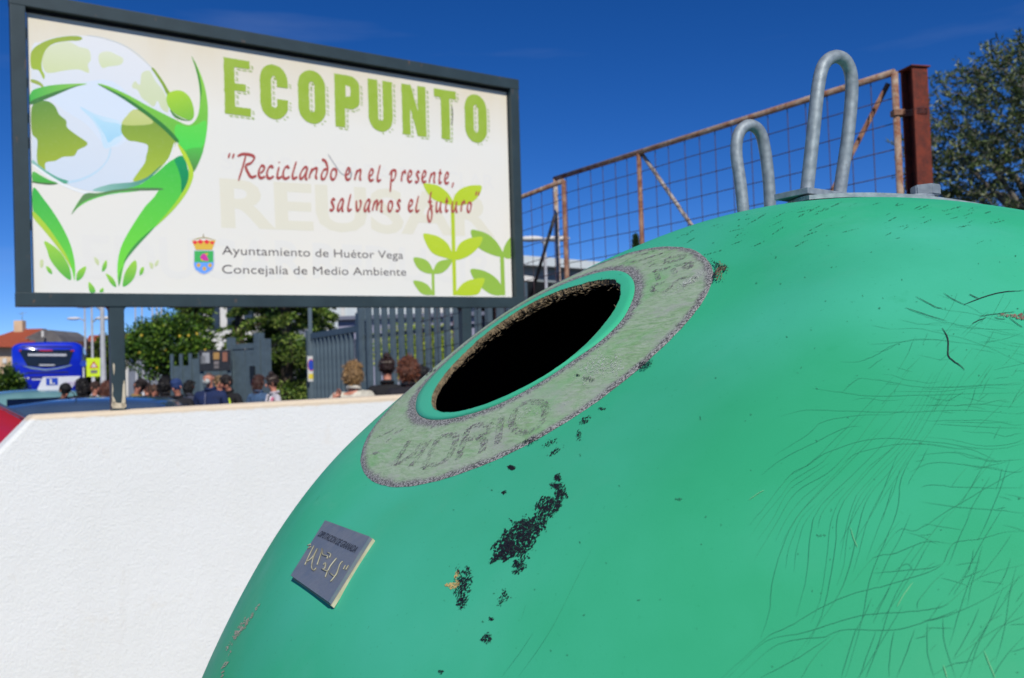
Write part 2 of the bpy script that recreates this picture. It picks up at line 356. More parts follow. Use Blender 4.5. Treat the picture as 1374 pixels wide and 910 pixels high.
# loose fibre splinters along the torn edge
Vs = []
for i in range(900):
    t = random.uniform(0, 2 * math.pi)
    if random.random() > .04 + .96 * max(0, math.sin(t - .6)): continue
    r = float(per(HOLE, t)) + random.uniform(-.001, .006); p = onface(np.array(r * math.cos(t)), np.array(r * math.sin(t)), .002) - MN * random.uniform(0, .008)
    dirn = (-math.sin(t) * E1 + math.cos(t) * E2) * random.choice((-1, 1)) + MN * random.uniform(-.5, .5) - (math.cos(t) * E1 + math.sin(t) * E2) * random.uniform(-.2, .5)
    dirn = dirn / np.linalg.norm(dirn); L = random.uniform(.002, .007); wv = np.cross(dirn, MN); wv /= np.linalg.norm(wv); wd = random.uniform(.0003, .0009)
    Vs += [p - wv * wd, p + wv * wd, p + dirn * L + MN * random.uniform(0, .001), p + dirn * L * .6 - wv * wd]
npmesh('fibre_splinters', np.array(Vs) - BO, 4, FIBRE, lip, kind='stuff')
# sticker ring
nrad = 36; ts_ = np.linspace(0, 1, nrad); ro = per(OUTER, th) + fb(th, 14, .0006, 2); rings = []; mask = []
for t in ts_:
    r = ri - .001 + (ro - ri + .001) * t; rings.append(onface(r * cu, r * su, .0011 if 0 < t < 1 else .0002))
    din = (r - ri); dout = (ro - r); wob = fb(th, 20, .002, 7)
    m1 = np.clip((.0125 - din + wob * 1.6) / .005, 0, 1) * np.clip((din + .002) / .002, 0, 1); m2 = np.clip((.0085 - dout + wob * 1.3) / .004, 0, 1)
    mask.append(np.maximum(m1, m2))
mk = np.concatenate(mask); sticker = bmesh_obj('opening_sticker', np.vstack(rings), ringF(nrad), STICKER, cols=np.stack([mk] * 3, 1))

def ribbon(name, strokes, mat, parent, off, width, org=None, taper=True, widths=None, kind=None, smooth_n=5, jitter=0):
    V, Fq = [], []
    for si, s in enumerate(strokes):
        P = catmull(s, False, smooth_n) if smooth_n else np.array(s, float)
        if jitter: P = P + rng.normal(0, jitter, P.shape)
        Q = hit(P, off + si * 2e-6); Nn = nrmG(Q); T = np.gradient(Q, axis=0); S = np.cross(T, Nn); S /= (np.linalg.norm(S, axis=1, keepdims=True) + 1e-12)
        wd = widths[si] if widths else width; n = len(Q)
        prof_ = np.ones(n)
        if taper: prof_ = np.minimum(1, np.minimum(np.arange(n), np.arange(n)[::-1]) / max(2, n * .3) + .25)
        Wd = (wd * prof_)[:, None]; b0 = len(V); V += list(Q - S * Wd / 2) + list(Q + S * Wd / 2)
        Fq += [(b0 + i, b0 + i + 1, b0 + n + i + 1, b0 + n + i) for i in range(n - 1)]
    return bmesh_obj(name, V, Fq, mat, parent, False, kind=kind)
cr = lambda o, s: (lambda L: [[(o[0] + x / s, o[1] + y / s) for x, y in st] for st in L])
c7 = cr((480, 520), 4.58); c8 = cr((820, 320), 7.58); c2 = cr((470, 320), 2.6)
vid = {
 'O': [[(1100, 98), (1150, 110), (1157, 175), (1120, 245), (1060, 282), (990, 280), (955, 240), (965, 170), (1010, 115), (1060, 97), (1105, 98)]],
 'I': [[(888, 190), (878, 270), (868, 355)]],
 'R': [[(820, 238), (740, 240), (690, 262), (660, 330), (625, 450)], [(822, 238), (812, 280), (760, 308), (680, 325)], [(750, 318), (785, 345), (765, 410)]],
 'D': [[(510, 312), (605, 302), (592, 385), (535, 462), (415, 498)], [(502, 318), (455, 410), (408, 500)]],
 'Ib': [[(445, 332), (390, 415), (330, 495)]],
 'V': [[(400, 345), (350, 415), (228, 492)], [(325, 332), (270, 420), (225, 488)]],
}
for k, st in vid.items(): ribbon('printed_letter', c7(st), WORNPRINT, sticker, .0016, .0066, taper=False)
ribbon('printed_smudge', c7([[(250, 250), (180, 290), (105, 322)], [(180, 345), (212, 318)], [(100, 412), (142, 412)], [(290, 262), (230, 290)]]), WORNPRINT, sticker, .0016, .004)
for st in ([[(540, 250), (600, 205), (740, 186), (742, 212), (640, 245), (545, 262)]], [[(440, 340), (520, 332), (660, 292), (805, 262), (828, 292), (790, 320), (745, 292)], [(470, 340), (478, 390), (495, 432)], [(630, 320), (672, 372)]],
           [[(545, 465), (450, 488), (430, 540), (500, 568), (585, 535), (650, 465), (750, 412), (850, 418), (830, 455), (740, 500)]]):
    ribbon('printed_letter', c8(st), WORNPRINT, sticker, .0016, .0048, taper=False)
ribbon('printed_smudge', c8([[(120, 265), (250, 195), (450, 142)], [(140, 262), (300, 236), (560, 152)], [(0, 250), (90, 215), (200, 152), (400, 112)], [(330, 280), (450, 232)], [(390, 302), (455, 266)]]), WORNPRINT, sticker, .0016, .004)

# paint loss: small flakes with real edges, raised a hair over the gel coat
def flakes(name, blobs, mat, step=.45, thr=.02, off=.0004, sc=.35, parent=bin_root, streak=(1, 1), seed=0):
    cells = []
    for b in blobs:
        x, y, rx, ry = b[:4]; an = math.radians(b[4]) if len(b) > 4 else 0; dens = b[5] if len(b) > 5 else .15; ca, sa = math.cos(an), math.sin(an)
        R = max(rx, ry) * 1.25; nn = int(R / step) + 1
        for i in range(-nn, nn + 1):
            for j in range(-nn, nn + 1):
                dx, dy = i * step, j * step; u, v = (dx * ca + dy * sa) / rx, (-dx * sa + dy * ca) / ry; q = u * u + v * v
                X, Y = x + dx, y + dy; wq = noise.noise(Vector((X * .11, Y * .11, seed + 20))) * .9 + noise.noise(Vector((X * .35, Y * .35, seed + 30))) * .55; q = max(0, q * (1 + wq * .9) + wq * .25)
                if q > 1.5: continue
                X, Y = x + dx, y + dy
                fx_, fy_ = X * .60 - Y * .80, X * .80 + Y * .60
                nz_ = noise.fractal(Vector((fx_ * sc * .55 * streak[0], fy_ * sc * 1.5 * streak[1], seed)), .8, 2.2, 4)
                wx_ = noise.noise(Vector((X * .3, Y * .3, 8))) * 1.2; vo = noise.voronoi(Vector((fx_ * sc * .42 + wx_ * .4, fy_ * sc * .85 + wx_, seed + 3)))[0]; edge = vo[1] - vo[0]
                if nz_ + dens - q * .55 > thr and edge > .07: cells.append((X, Y))
    cells = list({(round(a / step), round(b / step)) for a, b in cells})
    if not cells: return
    C = np.array(cells, float) * step; h = step / 2 * 1.04
    corners = (C[:, None, :] + np.array([(-h, -h), (h, -h), (h, h), (-h, h)])[None]).reshape(-1, 2)
    V = hit(corners, off)
    return npmesh(name, V - BO, 4, mat, parent, kind='stuff')
k3 = lambda x, y, rx, ry, a=0, dn=.35: (640 + x / 5.686, 620 + y / 5.686, rx / 5.686, ry / 5.686, a, dn)
k4 = lambda x, y, rx, ry, a=0, dn=.25: (560 + x / 2.935, 600 + y / 2.935, rx / 2.935, ry / 2.935, a, dn)
k2 = lambda x, y, rx, ry, a=0, dn=.25: (470 + x / 2.6, 320 + y / 2.6, rx / 2.6, ry / 2.6, a, dn)
flakes('scraped_patch', [k3(620, 125, 30, 22), k3(610, 185, 50, 22), k3(640, 250, 40, 45), k3(580, 320, 60, 42), k3(525, 380, 70, 50, -30), k3(480, 470, 45, 50), k3(440, 520, 40, 35), k3(350, 505, 85, 60, -20, .6),
   k3(280, 615, 125, 62, -38, .75), k3(200, 680, 90, 46, -38, .6), k3(330, 655, 70, 70, 0, .35), k3(410, 600, 42, 60, 0, .3), k3(325, 780, 44, 40, 0, .3), k3(175, 600, 90, 14, -48, .2), k3(140, 735, 60, 22, -50, .2), k3(300, 840, 20, 18, 0, .1),
   k3(265, 45, 25, 15, 0, .4), k3(205, 235, 15, 7, 0, .3), k3(480, 320, 60, 20, -50, .05)], BLACKRES, .42, -.36, sc=.36)
flakes('scraped_patch', [k4(180, 540, 30, 62, 10, .12), k4(175, 610, 20, 30, 0, .25), k4(345, 585, 18, 26, 0, .0), k4(275, 752, 17, 20, 0, .3), k4(330, 610, 12, 20, 0, -.05), k4(290, 678, 14, 9, 0, .1), k4(195, 478, 14, 10, 0, .1), k4(95, 885, 10, 8)], BLACKRES, .42, -.2, sc=.45, seed=5)
flakes('scraped_patch', [k2(820, 635, 16, 11, -30, .3), k2(798, 688, 9, 20, 0, .1), k2(700, 712, 34, 12, -35, .05), k2(715, 745, 30, 9, -30, .1), k2(560, 800, 12, 7, 0, .3), k2(538, 887, 9, 5), k2(875, 595, 14, 5)], BLACKRES, .42, -.05, sc=.5, seed=9)
flakes('filler_chip', [k4(140, 545, 24, 16, 0, .5), k4(158, 505, 9, 22, 20, .2)], CREAMCHIP, .45, .05, sc=.25, seed=2)
flakes('rim_chip', [(866, 493, 9, 4.5, -25, .7), (713, 594, 13, 4, -22, .3), (777, 506, 4, 2, 0, .4), (793, 511, 7, 3, 12, .4), (647, 454, 6, 4, -30, .4), (580, 500, 7, 2, -35, .1)], BLACKRES, .4, .05, off=.0019, sc=.45, parent=sticker)
flakes('white_scuff', [(800, 495, 32, 18, -30, -.12), (828, 492, 12, 16, 0, -.05), (925, 380, 26, 5, -30, .05), (700, 560, 60, 10, -15, -.3)], simple('chalky_scuff', (196, 202, 192), (170, 178, 168), 90, .9), .5, .05, off=.0017, sc=.6, parent=sticker, streak=(.5, 1.5))
flakes('rim_break', [(966, 367, 6, 12, 10, .4), (973, 362, 5, 4, 0, .3)], FIBRE, .45, .05, off=.002, sc=.4)
flakes('rim_break', [(962, 357, 10, 2.5, 40, .3), (974, 362, 5, 3.5, 0, .1), (960, 372, 2.5, 10, 8, .2)], BLACKRES, .45, .05, off=.0024, sc=.5)
k16 = lambda x, y, rx, ry, a=0, dn=.4: (260 + x / 4.79, 720 + y / 4.79, rx / 4.79, ry / 4.79, a, dn)
flakes('pale_scrape', [k16(290, 615, 85, 20, -57, .5), k16(375, 505, 90, 9, -56, .35), k16(215, 715, 22, 10, -60, .2), k16(230, 760, 45, 9, -60, .0), k16(205, 820, 50, 14, -62, .15), k16(185, 890, 40, 12, -68, .1)], PALECHIP, .45, .05, sc=.3, seed=4)
sm = []
for i in range(85):
    x = random.uniform(830, 1340); crest = np.interp(x, [830, 960, 1050, 1141, 1207, 1291, 1374], [345, 296, 279, 271, 270, 277, 287]); y = crest + random.expovariate(1 / 16) + 2
    sm.append((x, y, random.uniform(2, 13), random.uniform(.4, .9), -22 + random.uniform(-12, 12), random.uniform(-.1, .25)))
for i in range(70):
    sm.append((random.uniform(560, 1370), random.uniform(560, 905), random.uniform(.6, 1.6), random.uniform(.5, 1.6), random.uniform(0, 180), .3))
for i in range(60):
    sm.append((random.uniform(960, 1370), random.uniform(300, 560), random.uniform(.6, 1.6), random.uniform(.5, 1.2), random.uniform(0, 180), .3))
sm += [(1103, 719, 7, 2, 0, .1), (940, 562, 1, 4, 0, .2), (911, 670, 4, 2, 0, .4)]
flakes('dirt_smear', sm, HAIR, .45, .02, off=.0003, sc=.6, seed=11)

# crack network
k5 = cr((960, 360), 3.251); k6 = cr((900, 620), 2.899); k52 = cr((1180, 360), 6.5)
H = k5([[(420, 525), (550, 543), (700, 560), (1000, 552), (1346, 545)], [(285, 648), (400, 620), (560, 625), (800, 630), (1100, 622), (1346, 640)], [(260, 818), (400, 730), (470, 672), (610, 645), (780, 640)],
   [(200, 905), (300, 830), (440, 760), (560, 700), (640, 690)], [(330, 905), (420, 850), (500, 800), (700, 745), (950, 760), (1200, 790), (1346, 765)], [(850, 890), (950, 850), (1100, 860), (1300, 890), (1346, 880)],
   [(540, 408), (620, 410), (700, 380), (780, 335), (900, 310), (1100, 330), (1346, 370)], [(670, 335), (780, 325), (850, 320)], [(765, 268), (880, 265), (1000, 290), (1150, 330), (1346, 420)],
   [(680, 250), (765, 268)], [(830, 175), (900, 205), (1010, 245)], [(880, 125), (990, 180), (1120, 200), (1346, 260)], [(965, 115), (1100, 165), (1180, 212)], [(805, 225), (880, 243), (1000, 250)],
   [(665, 442), (730, 395)], [(600, 480), (720, 490), (900, 520), (1100, 515), (1346, 500)], [(550, 545), (600, 500), (640, 478)], [(950, 680), (1100, 690), (1346, 700)], [(880, 820), (1050, 805), (1200, 840), (1346, 835)]])
L6 = k6([[(200, 840), (300, 750), (380, 680), (480, 630), (600, 560), (720, 510), (840, 480), (940, 450), (1050, 405), (1100, 320), (1200, 300), (1300, 275), (1374, 270)], [(230, 835), (370, 700), (520, 665), (640, 625), (760, 595), (900, 585), (1000, 575), (1080, 550), (1200, 450), (1374, 400)],
   [(265, 840), (400, 720), (500, 690), (600, 680), (680, 652), (860, 655), (1000, 620), (1100, 590), (1250, 520), (1374, 440)], [(780, 435), (880, 425), (1000, 415), (1050, 400)], [(700, 480), (790, 375), (880, 355), (960, 320), (1020, 310), (1100, 320)], [(820, 350), (890, 265), (960, 265), (1080, 190), (1250, 90), (1374, 20)],
   [(975, 155), (1100, 175), (1240, 185), (1374, 200)], [(975, 100), (1020, 90), (1150, 100), (1374, 102)], [(850, 840), (855, 740), (870, 655)], [(1025, 840), (1000, 740), (998, 625)], [(880, 840), (920, 740), (950, 650)], [(1110, 840), (1065, 700), (1060, 600)], [(1100, 765), (1150, 680), (1200, 570)], [(1100, 770), (1250, 660), (1374, 600)],
   [(800, 660), (770, 740), (735, 840)], [(825, 658), (790, 760), (760, 840)], [(720, 655), (690, 750), (665, 840)], [(875, 420), (920, 398), (942, 420)], [(930, 400), (1000, 300), (1080, 200)], [(660, 660), (560, 760), (510, 840)], [(620, 680), (500, 760), (350, 840)], [(1374, 680), (1300, 760), (1250, 840)], [(1374, 540), (1290, 640), (1190, 760), (1090, 790), (1020, 830)],
   [(960, 575), (965, 540), (1020, 470), (1065, 430)], [(1080, 520), (1130, 460), (1220, 420)], [(1180, 340), (1160, 420), (1100, 520)]])
Vg = [[(1200, 505), (1150, 560), (1090, 620), (1062, 637), (1028, 679), (1005, 706)], [(1225, 490), (1175, 560), (1121, 627), (1069, 661), (1038, 710), (1013, 751)], [(1240, 500), (1180, 580), (1107, 654), (1069, 696), (1048, 741), (1036, 786), (1033, 820), (1021, 858)],
      [(1252, 500), (1200, 580), (1141, 641), (1100, 682), (1088, 717), (1083, 772), (1069, 827)], [(1262, 500), (1218, 580), (1169, 630), (1128, 682), (1121, 734), (1107, 813), (1083, 868)], [(1278, 500), (1235, 580), (1197, 630), (1162, 675), (1141, 758), (1121, 806), (1060, 890)],
      [(1295, 500), (1255, 570), (1214, 630), (1203, 689), (1176, 754), (1166, 785), (1155, 841), (1135, 910)]]
def interp(a, b, t, n=14):
    A = catmull(a, False, 6); Bc = catmull(b, False, 6)
    ia = np.linspace(0, len(A) - 1, n); ra = np.stack([np.interp(ia, range(len(A)), A[:, k]) for k in (0, 1)], 1)
    ib = np.linspace(0, len(Bc) - 1, n); rb_ = np.stack([np.interp(ib, range(len(Bc)), Bc[:, k]) for k in (0, 1)], 1); return ra * (1 - t) + rb_ * t
fine = []
for a, b in zip(Vg[:-1], Vg[1:]):
    for t in (random.uniform(.2, .45), random.uniform(.6, .85)):
        p = interp(a, b, t); i0 = random.randint(0, 5); i1 = random.randint(9, 14)
        if i1 - i0 > 3: fine.append(p[i0:i1] + rng.normal(0, 1.1, (i1 - i0, 2)))
HH = [k for k in H if k[-1][0] > 1360]; HH.sort(key=lambda k: k[-1][1])
for a, b in zip(HH[:-1], HH[1:]):
    for q in range(2):
        p = interp(a, b, random.uniform(.1, .9)); i0 = random.randint(2, 8); i1 = i0 + random.randint(4, 8); p = p[i0:i1]
        if len(p) > 3: fine.append(p + rng.normal(0, 1.3, p.shape))
for i in range(110):      # short crossing hairs, following the flow of the fan
    x = random.uniform(1180, 1372); y = random.uniform(425, 560) if random.random() < .6 else random.uniform(560, 900)
    if x < 1374 - (y - 420) * .9 - 120 + 100 * (y > 560): continue
    ang = math.radians(random.choice((-55, -62, -48, -8, 4, 12)) + random.uniform(-10, 10)); L = random.uniform(12, 60)
    p = [(x, y)]
    for k in range(5):
        ang += random.uniform(-.16, .16); p.append((p[-1][0] + math.cos(ang) * L / 5, p[-1][1] + math.sin(ang) * L / 5))
    fine.append(np.array(p))
for i in range(26):       # strands sweeping down-left in the lower right corner
    x = random.uniform(1150, 1374); y = random.uniform(600, 820); L = random.uniform(50, 150); ang = math.radians(random.uniform(108, 128)); p = [(x, y)]
    for k in range(7):
        ang += random.uniform(-.1, .08); p.append((p[-1][0] + math.cos(ang) * L / 7, p[-1][1] + math.sin(ang) * L / 7))
    fine.append(np.array(p))
fine += [np.array(k) for k in cr((560, 600), 2.935)([[(690, 400), (650, 480), (610, 560), (540, 700), (470, 810), (400, 905)], [(460, 730), (400, 820), (335, 905)], [(430, 620), (412, 680)]])]
ribbon('hairline_cracks', fine, HAIR, bin_root, .0003, .00014, kind='stuff', smooth_n=2)
ribbon('hairline_cracks', H + L6 + Vg, HAIR, bin_root, .00045, .00017, kind='stuff', smooth_n=5, jitter=.25)
ribbon('deep_crack', k52([[(545, 525), (580, 580), (600, 650), (598, 760), (640, 810), (700, 850), (745, 895)]]), CRACK, bin_root, .0006, .0007, jitter=.15)
ribbon('deep_crack', k52([[(735, 325), (870, 270), (1000, 228), (1120, 208), (1261, 200)], [(785, 230), (865, 270)]]), CRACK, bin_root, .0006, .0007, jitter=.15)
ribbon('deep_crack', k52([[(225, 350), (380, 400), (590, 468)], [(560, 222), (650, 280), (750, 325)], [(315, 250), (480, 340), (550, 355)], [(870, 425), (960, 410), (1050, 400), (1180, 385)], [(1130, 435), (1200, 490), (1245, 520)], [(1000, 430), (1040, 445), (1100, 450)], [(810, 490), (850, 465), (930, 440)]]), CRACK, bin_root, .0006, .00045, jitter=.15)
SCR = simple('pale_scratch_green', (120, 184, 130), (104, 176, 122), 80, .8)
for st_ in ([(700, 258), (712, 300), (728, 335)], [(942, 470), (905, 520), (880, 565)], [(1218, 735), (1240, 790), (1262, 842)], [(1060, 790), (1075, 842)], [(305, 150), (345, 122), (365, 112)]): ribbon('pale_scratch', k6([st_]), SCR, bin_root, .0006, .00032)
flakes('brown_gouge', [(1180 + 1170 / 6.5, 360 + 420 / 6.5, 17, 2.2, 3, .5), (1180 + 1245 / 6.5, 360 + 435 / 6.5, 8, 4, 10, .4)], mk_rust('brown_gouge_dirt', (140, 104, 92), (96, 66, 58)), .45, .05, off=.0008, sc=.4)

# number/name plate riveted on the left flank
pc = np.array([(436, 698), (496, 720), (441, 808), (390, 772)], float); ph = hit(pc); pn = nrmG(ph.mean(0)[None])[0]
pc0 = ph.mean(0) + pn * .005
def rplane(x, y, o, n_):
    r = ray(x, y); return CAM + r * (((o - CAM) @ n_) / (r @ n_))
PT = np.array([rplane(x, y, pc0, pn) for x, y in pc])
plate = bmesh_obj('name_plate', np.vstack([PT, PT - pn * .0026]), [(3, 2, 1, 0), (4, 5, 6, 7), (0, 1, 5, 4), (1, 2, 6, 5), (2, 3, 7, 6), (3, 0, 4, 7)],
   simple('blued_plate_steel', (112, 122, 136), (132, 136, 142), 60, .5, .3, bump=.15), smooth=False)
PB = PT - pn * .0027; PB = pc0 - pn * .0027 + (PB - (pc0 - pn * .0027)) * 1.02
bmesh_obj('plate_backing', np.vstack([PB, PB - pn * .0025]), [(3, 2, 1, 0), (4, 5, 6, 7), (0, 1, 5, 4), (1, 2, 6, 5), (2, 3, 7, 6), (3, 0, 4, 7)], simple('cream_backing', (196, 190, 160), (170, 160, 130), 60, .8), smooth=False)
plx = (PT[1] - PT[0]); plw = np.linalg.norm(plx); plx /= plw; ply = np.cross(pn, plx)
# ---- writing helper: built-in font turned into a mesh
def text_mesh(s, bold=0.0, ext=0.0):
    c = bpy.data.curves.new('lettering', 'FONT'); c.body = s; c.size = 1; c.offset = bold; c.extrude = ext; c.resolution_u = 3
    o = bpy.data.objects.new('lettering', c); col.objects.link(o); dg = bpy.context.evaluated_depsgraph_get(); dg.update()
    me = bpy.data.meshes.new_from_object(o.evaluated_get(dg)); bpy.data.objects.remove(o); bpy.data.curves.remove(c)
    co = np.zeros(len(me.vertices) * 3); me.vertices.foreach_get('co', co); return me, co.reshape(-1, 3)
def plate_text(s, p0, p1, hgt, mat):
    me, co = text_mesh(s, .012); a = rplane(*p0, pc0, pn); b = rplane(*p1, pc0, pn); d_ = b - a; L = np.linalg.norm(d_); d_ /= L; up_ = np.cross(pn, d_)
    x = (co[:, 0] - co[:, 0].min()) / np.ptp(co[:, 0]) * L; y = co[:, 1] / .7 * hgt
    P = a + x[:, None] * d_ + y[:, None] * up_ + pn * .0003 - BO; me.vertices.foreach_set('co', P.ravel()); me.update(); link('plate_lettering', me, mat, plate)
q7 = lambda x, y: (385 + x / 7.283, 690 + y / 7.283)
DARKINK = simple('dark_plate_ink', (38, 44, 58), (50, 54, 66), 50, .6)
plate_text('DIPUTACION DE GRANADA', q7(300, 215), q7(660, 380), .0052, DARKINK)
EMB = simple('worn_brass_relief', (176, 174, 148), (140, 136, 108), 120, .5)
bq = []
for s_ in [[(268, 315), (225, 400), (180, 500)], [(195, 470), (250, 430), (300, 340)], [(300, 345), (262, 430), (245, 520), (265, 555), (290, 530)], [(350, 350), (300, 500)], [(345, 340), (355, 400), (400, 415), (395, 440)],
           [(400, 380), (432, 395), (420, 430)], [(360, 500), (382, 480), (376, 530), (350, 545)], [(345, 540), (400, 560), (430, 510), (490, 435)], [(380, 620), (402, 560)], [(425, 580), (480, 610), (520, 500), (550, 465)],
           [(430, 665), (475, 610), (500, 560)], [(205, 312), (235, 298)], [(210, 340), (240, 322)], [(555, 545), (577, 505)], [(580, 550), (607, 505)]]:
    P = [rplane(*q7(*p), pc0, pn) + pn * .0006 - BO for p in catmull(s_, False, 3)]; bb = B(); bb.tube(P, .0005, 5); bb.build('embossed_stroke', EMB, plate)

# lifting gear on the crown
def gz(x, y):                                  # crown height
    return ZT - np.interp(np.hypot(x - AX, y - AY), spl(np.linspace(0, .9, 90)), np.linspace(0, .9, 90) ** 2)
pv, pf = [], []
nx, ny = 24, 10
def plate_patch(name, x0, x1, y0, y1, lift, thick, mat, rot=0, parent=bin_root):
    V = []; cx_, cy_ = (x0 + x1) / 2, (y0 + y1) / 2
    for lay in (lift, lift + thick):
        for i in range(nx + 1):
            for j in range(ny + 1):
                a = x0 + (x1 - x0) * i / nx - cx_; b = y0 + (y1 - y0) * j / ny - cy_; X = cx_ + a * math.cos(rot) - b * math.sin(rot); Y = cy_ + a * math.sin(rot) + b * math.cos(rot)
                V.append((X, Y, gz(X, Y) + lay))
    m_ = (nx + 1) * (ny + 1); Fq = []
    for i in range(nx):
        for j in range(ny):
            q = [i * (ny + 1) + j, (i + 1) * (ny + 1) + j, (i + 1) * (ny + 1) + j + 1, i * (ny + 1) + j + 1]; Fq += [tuple(q[::-1]), tuple(k + m_ for k in q)]
    bd = [i * (ny + 1) for i in range(nx + 1)] + [nx * (ny + 1) + j for j in range(1, ny + 1)] + [i * (ny + 1) + ny for i in range(nx - 1, -1, -1)] + [j for j in range(ny - 1, 0, -1)]
    for a, b in zip(bd, bd[1:] + bd[:1]): Fq.append((a, b, b + m_, a + m_))
    return bmesh_obj(name, V, Fq, mat, parent, False)
plate_patch('crown_plate', .285, .466, .84, 1.0, .0005, .0042, GALV)
def loop(pxs, ds, rad):
    P = catmull([(*p, d_) for p, d_ in zip(pxs, ds)], False, 6)
    b = B(); b.tube([at(p[0], p[1], p[2]) - BO for p in P], rad, 16); return b.build('lifting_loop', GALV, bin_root)
lp = loop([(1082, 262), (1085, 235), (1091, 180), (1098, 115), (1106, 86), (1122, 76), (1137, 86), (1143, 115), (1138, 180), (1130, 235), (1126, 266)], [.88, .88, .881, .883, .887, .895, .903, .908, .91, .912, .913], .0066)
b = B(); q = at(1082, 259, .88) - BO; b.ball(q, (.011, .011, .005)); b.build('weld_bead', GALV, lp); b = B(); q = at(1126, 263, .913) - BO; b.ball(q, (.010, .010, .004)); b.build('weld_bead', GALV, lp)
q1 = at(1048, 262, .875); q2 = at(1130, 262, .93); 
b = B(); q = at(1090, 264, .895) - BO
Mp = Matrix.Translation(Vector(q)) @ Matrix.Rotation(math.radians(35), 4, 'Z'); b.box((-.034, -.02, -.003), (.034, .02, .003), .0006, Mp); b.build('loop_base_plate', GALV, bin_root)
loop([(1003, 335), (999, 300), (994, 250), (988, 205), (992, 178), (1006, 168), (1020, 178), (1027, 205), (1032, 250), (1034, 300), (1036, 335)], [1.03, 1.03, 1.031, 1.033, 1.036, 1.042, 1.05, 1.055, 1.058, 1.06, 1.06], .0070)
q = at(1010, 338, 1.045) - BO; b = B(); b.box((q[0] - .035, q[1] - .03, q[2] - .004), (q[0] + .035, q[1] + .03, q[2] + .002), .0006); b.build('loop_base_plate', GALV, bin_root)
q = at(1242, 262, .90) - BO; b = B(); r_ = bmesh.ops.create_cone(b.bm, cap_ends=True, segments=6, radius1=.0145, radius2=.0145, depth=.011)
bmesh.ops.translate(b.bm, verts=r_['verts'], vec=Vector(q) + Vector((0, 0, .004))); bmesh.ops.bevel(b.bm, geom=b.bm.edges[:], offset=.0012, segments=2, affect='EDGES'); b.build('bolt_head', GALV, bin_root)
b = B(); r_ = bmesh.ops.create_cone(b.bm, cap_ends=True, segments=32, radius1=.019, radius2=.019, depth=.003); bmesh.ops.translate(b.bm, verts=r_['verts'], vec=Vector(q) + Vector((-.012, .0, -.003))); b.build('washer', GALV, bin_root)

# ================================================================== SIGN
SA, SB, SC = 0.60167326, -0.01089409, 0.0254359
SW, SH = 2.38676, 1.22
Rm = np.array(Matrix.Rotation(SA, 3, 'Z') @ Matrix.Rotation(SB, 3, 'Y') @ Matrix.Rotation(SC, 3, 'X'))
SP = np.array([-1.89141154, 3.41343321, 1.8063596])
def sp(x, y, yp=.034):                    # pixel -> (x, z) on the sign's own plane at depth yp
    r = ray(x, y); o = SP + Rm[:, 1] * yp; n_ = Rm[:, 1]; t = ((o - CAM) @ n_) / (r @ n_); P = CAM + r * t - SP
    return np.array([P @ Rm[:, 0], P @ Rm[:, 2]])
sign = empty('information_sign'); sign.matrix_world = Matrix.Translation(Vector(SP)) @ Matrix(Rm).to_4x4()
tag(sign, 'large framed ECOPUNTO billboard with green globe artwork standing on the white wall', 'billboard')
TB, TD = .055, .05
b = B()
b.box((0, 0, 0), (SW, TD, TB), .003); b.build('frame_rail', SLATE, sign)
b = B(); b.box((0, 0, SH - TB), (SW, TD, SH), .003); b.build('frame_rail', SLATE, sign)
b = B(); b.box((.0015, .0015, TB - .002), (TB, TD - .0015, SH - TB + .002), .003); b.build('frame_stile', SLATE, sign)
b = B(); b.box((SW - TB, .0015, TB - .002), (SW - .0015, TD - .0015, SH - TB + .002), .003); b.build('frame_stile', SLATE, sign)
CHIP = simple('cream_paint_spill', (206, 196, 172), (186, 172, 144), 90, .85, bump=.3)
pL = sp(157, 412, 0)[0]; pR = sp(627, 412, 0)[0]
for k, px_ in enumerate((pL, pR)):
    b = B(); b.box((px_ - .028, .004, -.60), (px_ + .028, .047, .0015), .004); po = b.build('post', SLATE, sign)
    b = B()
    for sx in (-1, 1):                      # fillet welds under the rail
        pts = [(px_ + sx * .028, 0.0), (px_ + sx * .046, 0.0)] + [(px_ + sx * (.028 + .018 * (1 - math.cos(t))), -.018 * (1 - math.sin(t))) for t in np.linspace(math.pi / 2, 0, 5)][1:-1] + [(px_ + sx * .028, -.018)]
        b2 = B(); b2.prism([(p[0], p[1] + .001) for p in (pts if sx > 0 else pts[::-1])], .006, .044); b2.build('weld_fillet', SLATE, po)
    b.bm.free()
# chipped white paint at the foot of the left post
def chip_poly(name, pts, parent, mat, y):
    P = [sp(*p, y) for p in pts]; mesh(name, [(p[0], y, p[1]) for p in P], [tuple(range(len(P)))[::-1]], mat, parent)
posts = [o for o in sign.children if o.name.startswith('post')]
for pts in ([(150.6, 514), (152, 524), (151, 530), (155, 538), (154, 546), (150.8, 546)], [(165, 516), (167.6, 512), (168, 545), (163, 546), (164, 534)], [(151.5, 488), (154, 490), (153, 503), (152, 498)], [(151, 538), (158, 541), (168, 541), (168, 547), (151, 547)]):
    chip_poly('paint_chip', catmull(pts, True, 3), posts[0], CHIP, .0028)
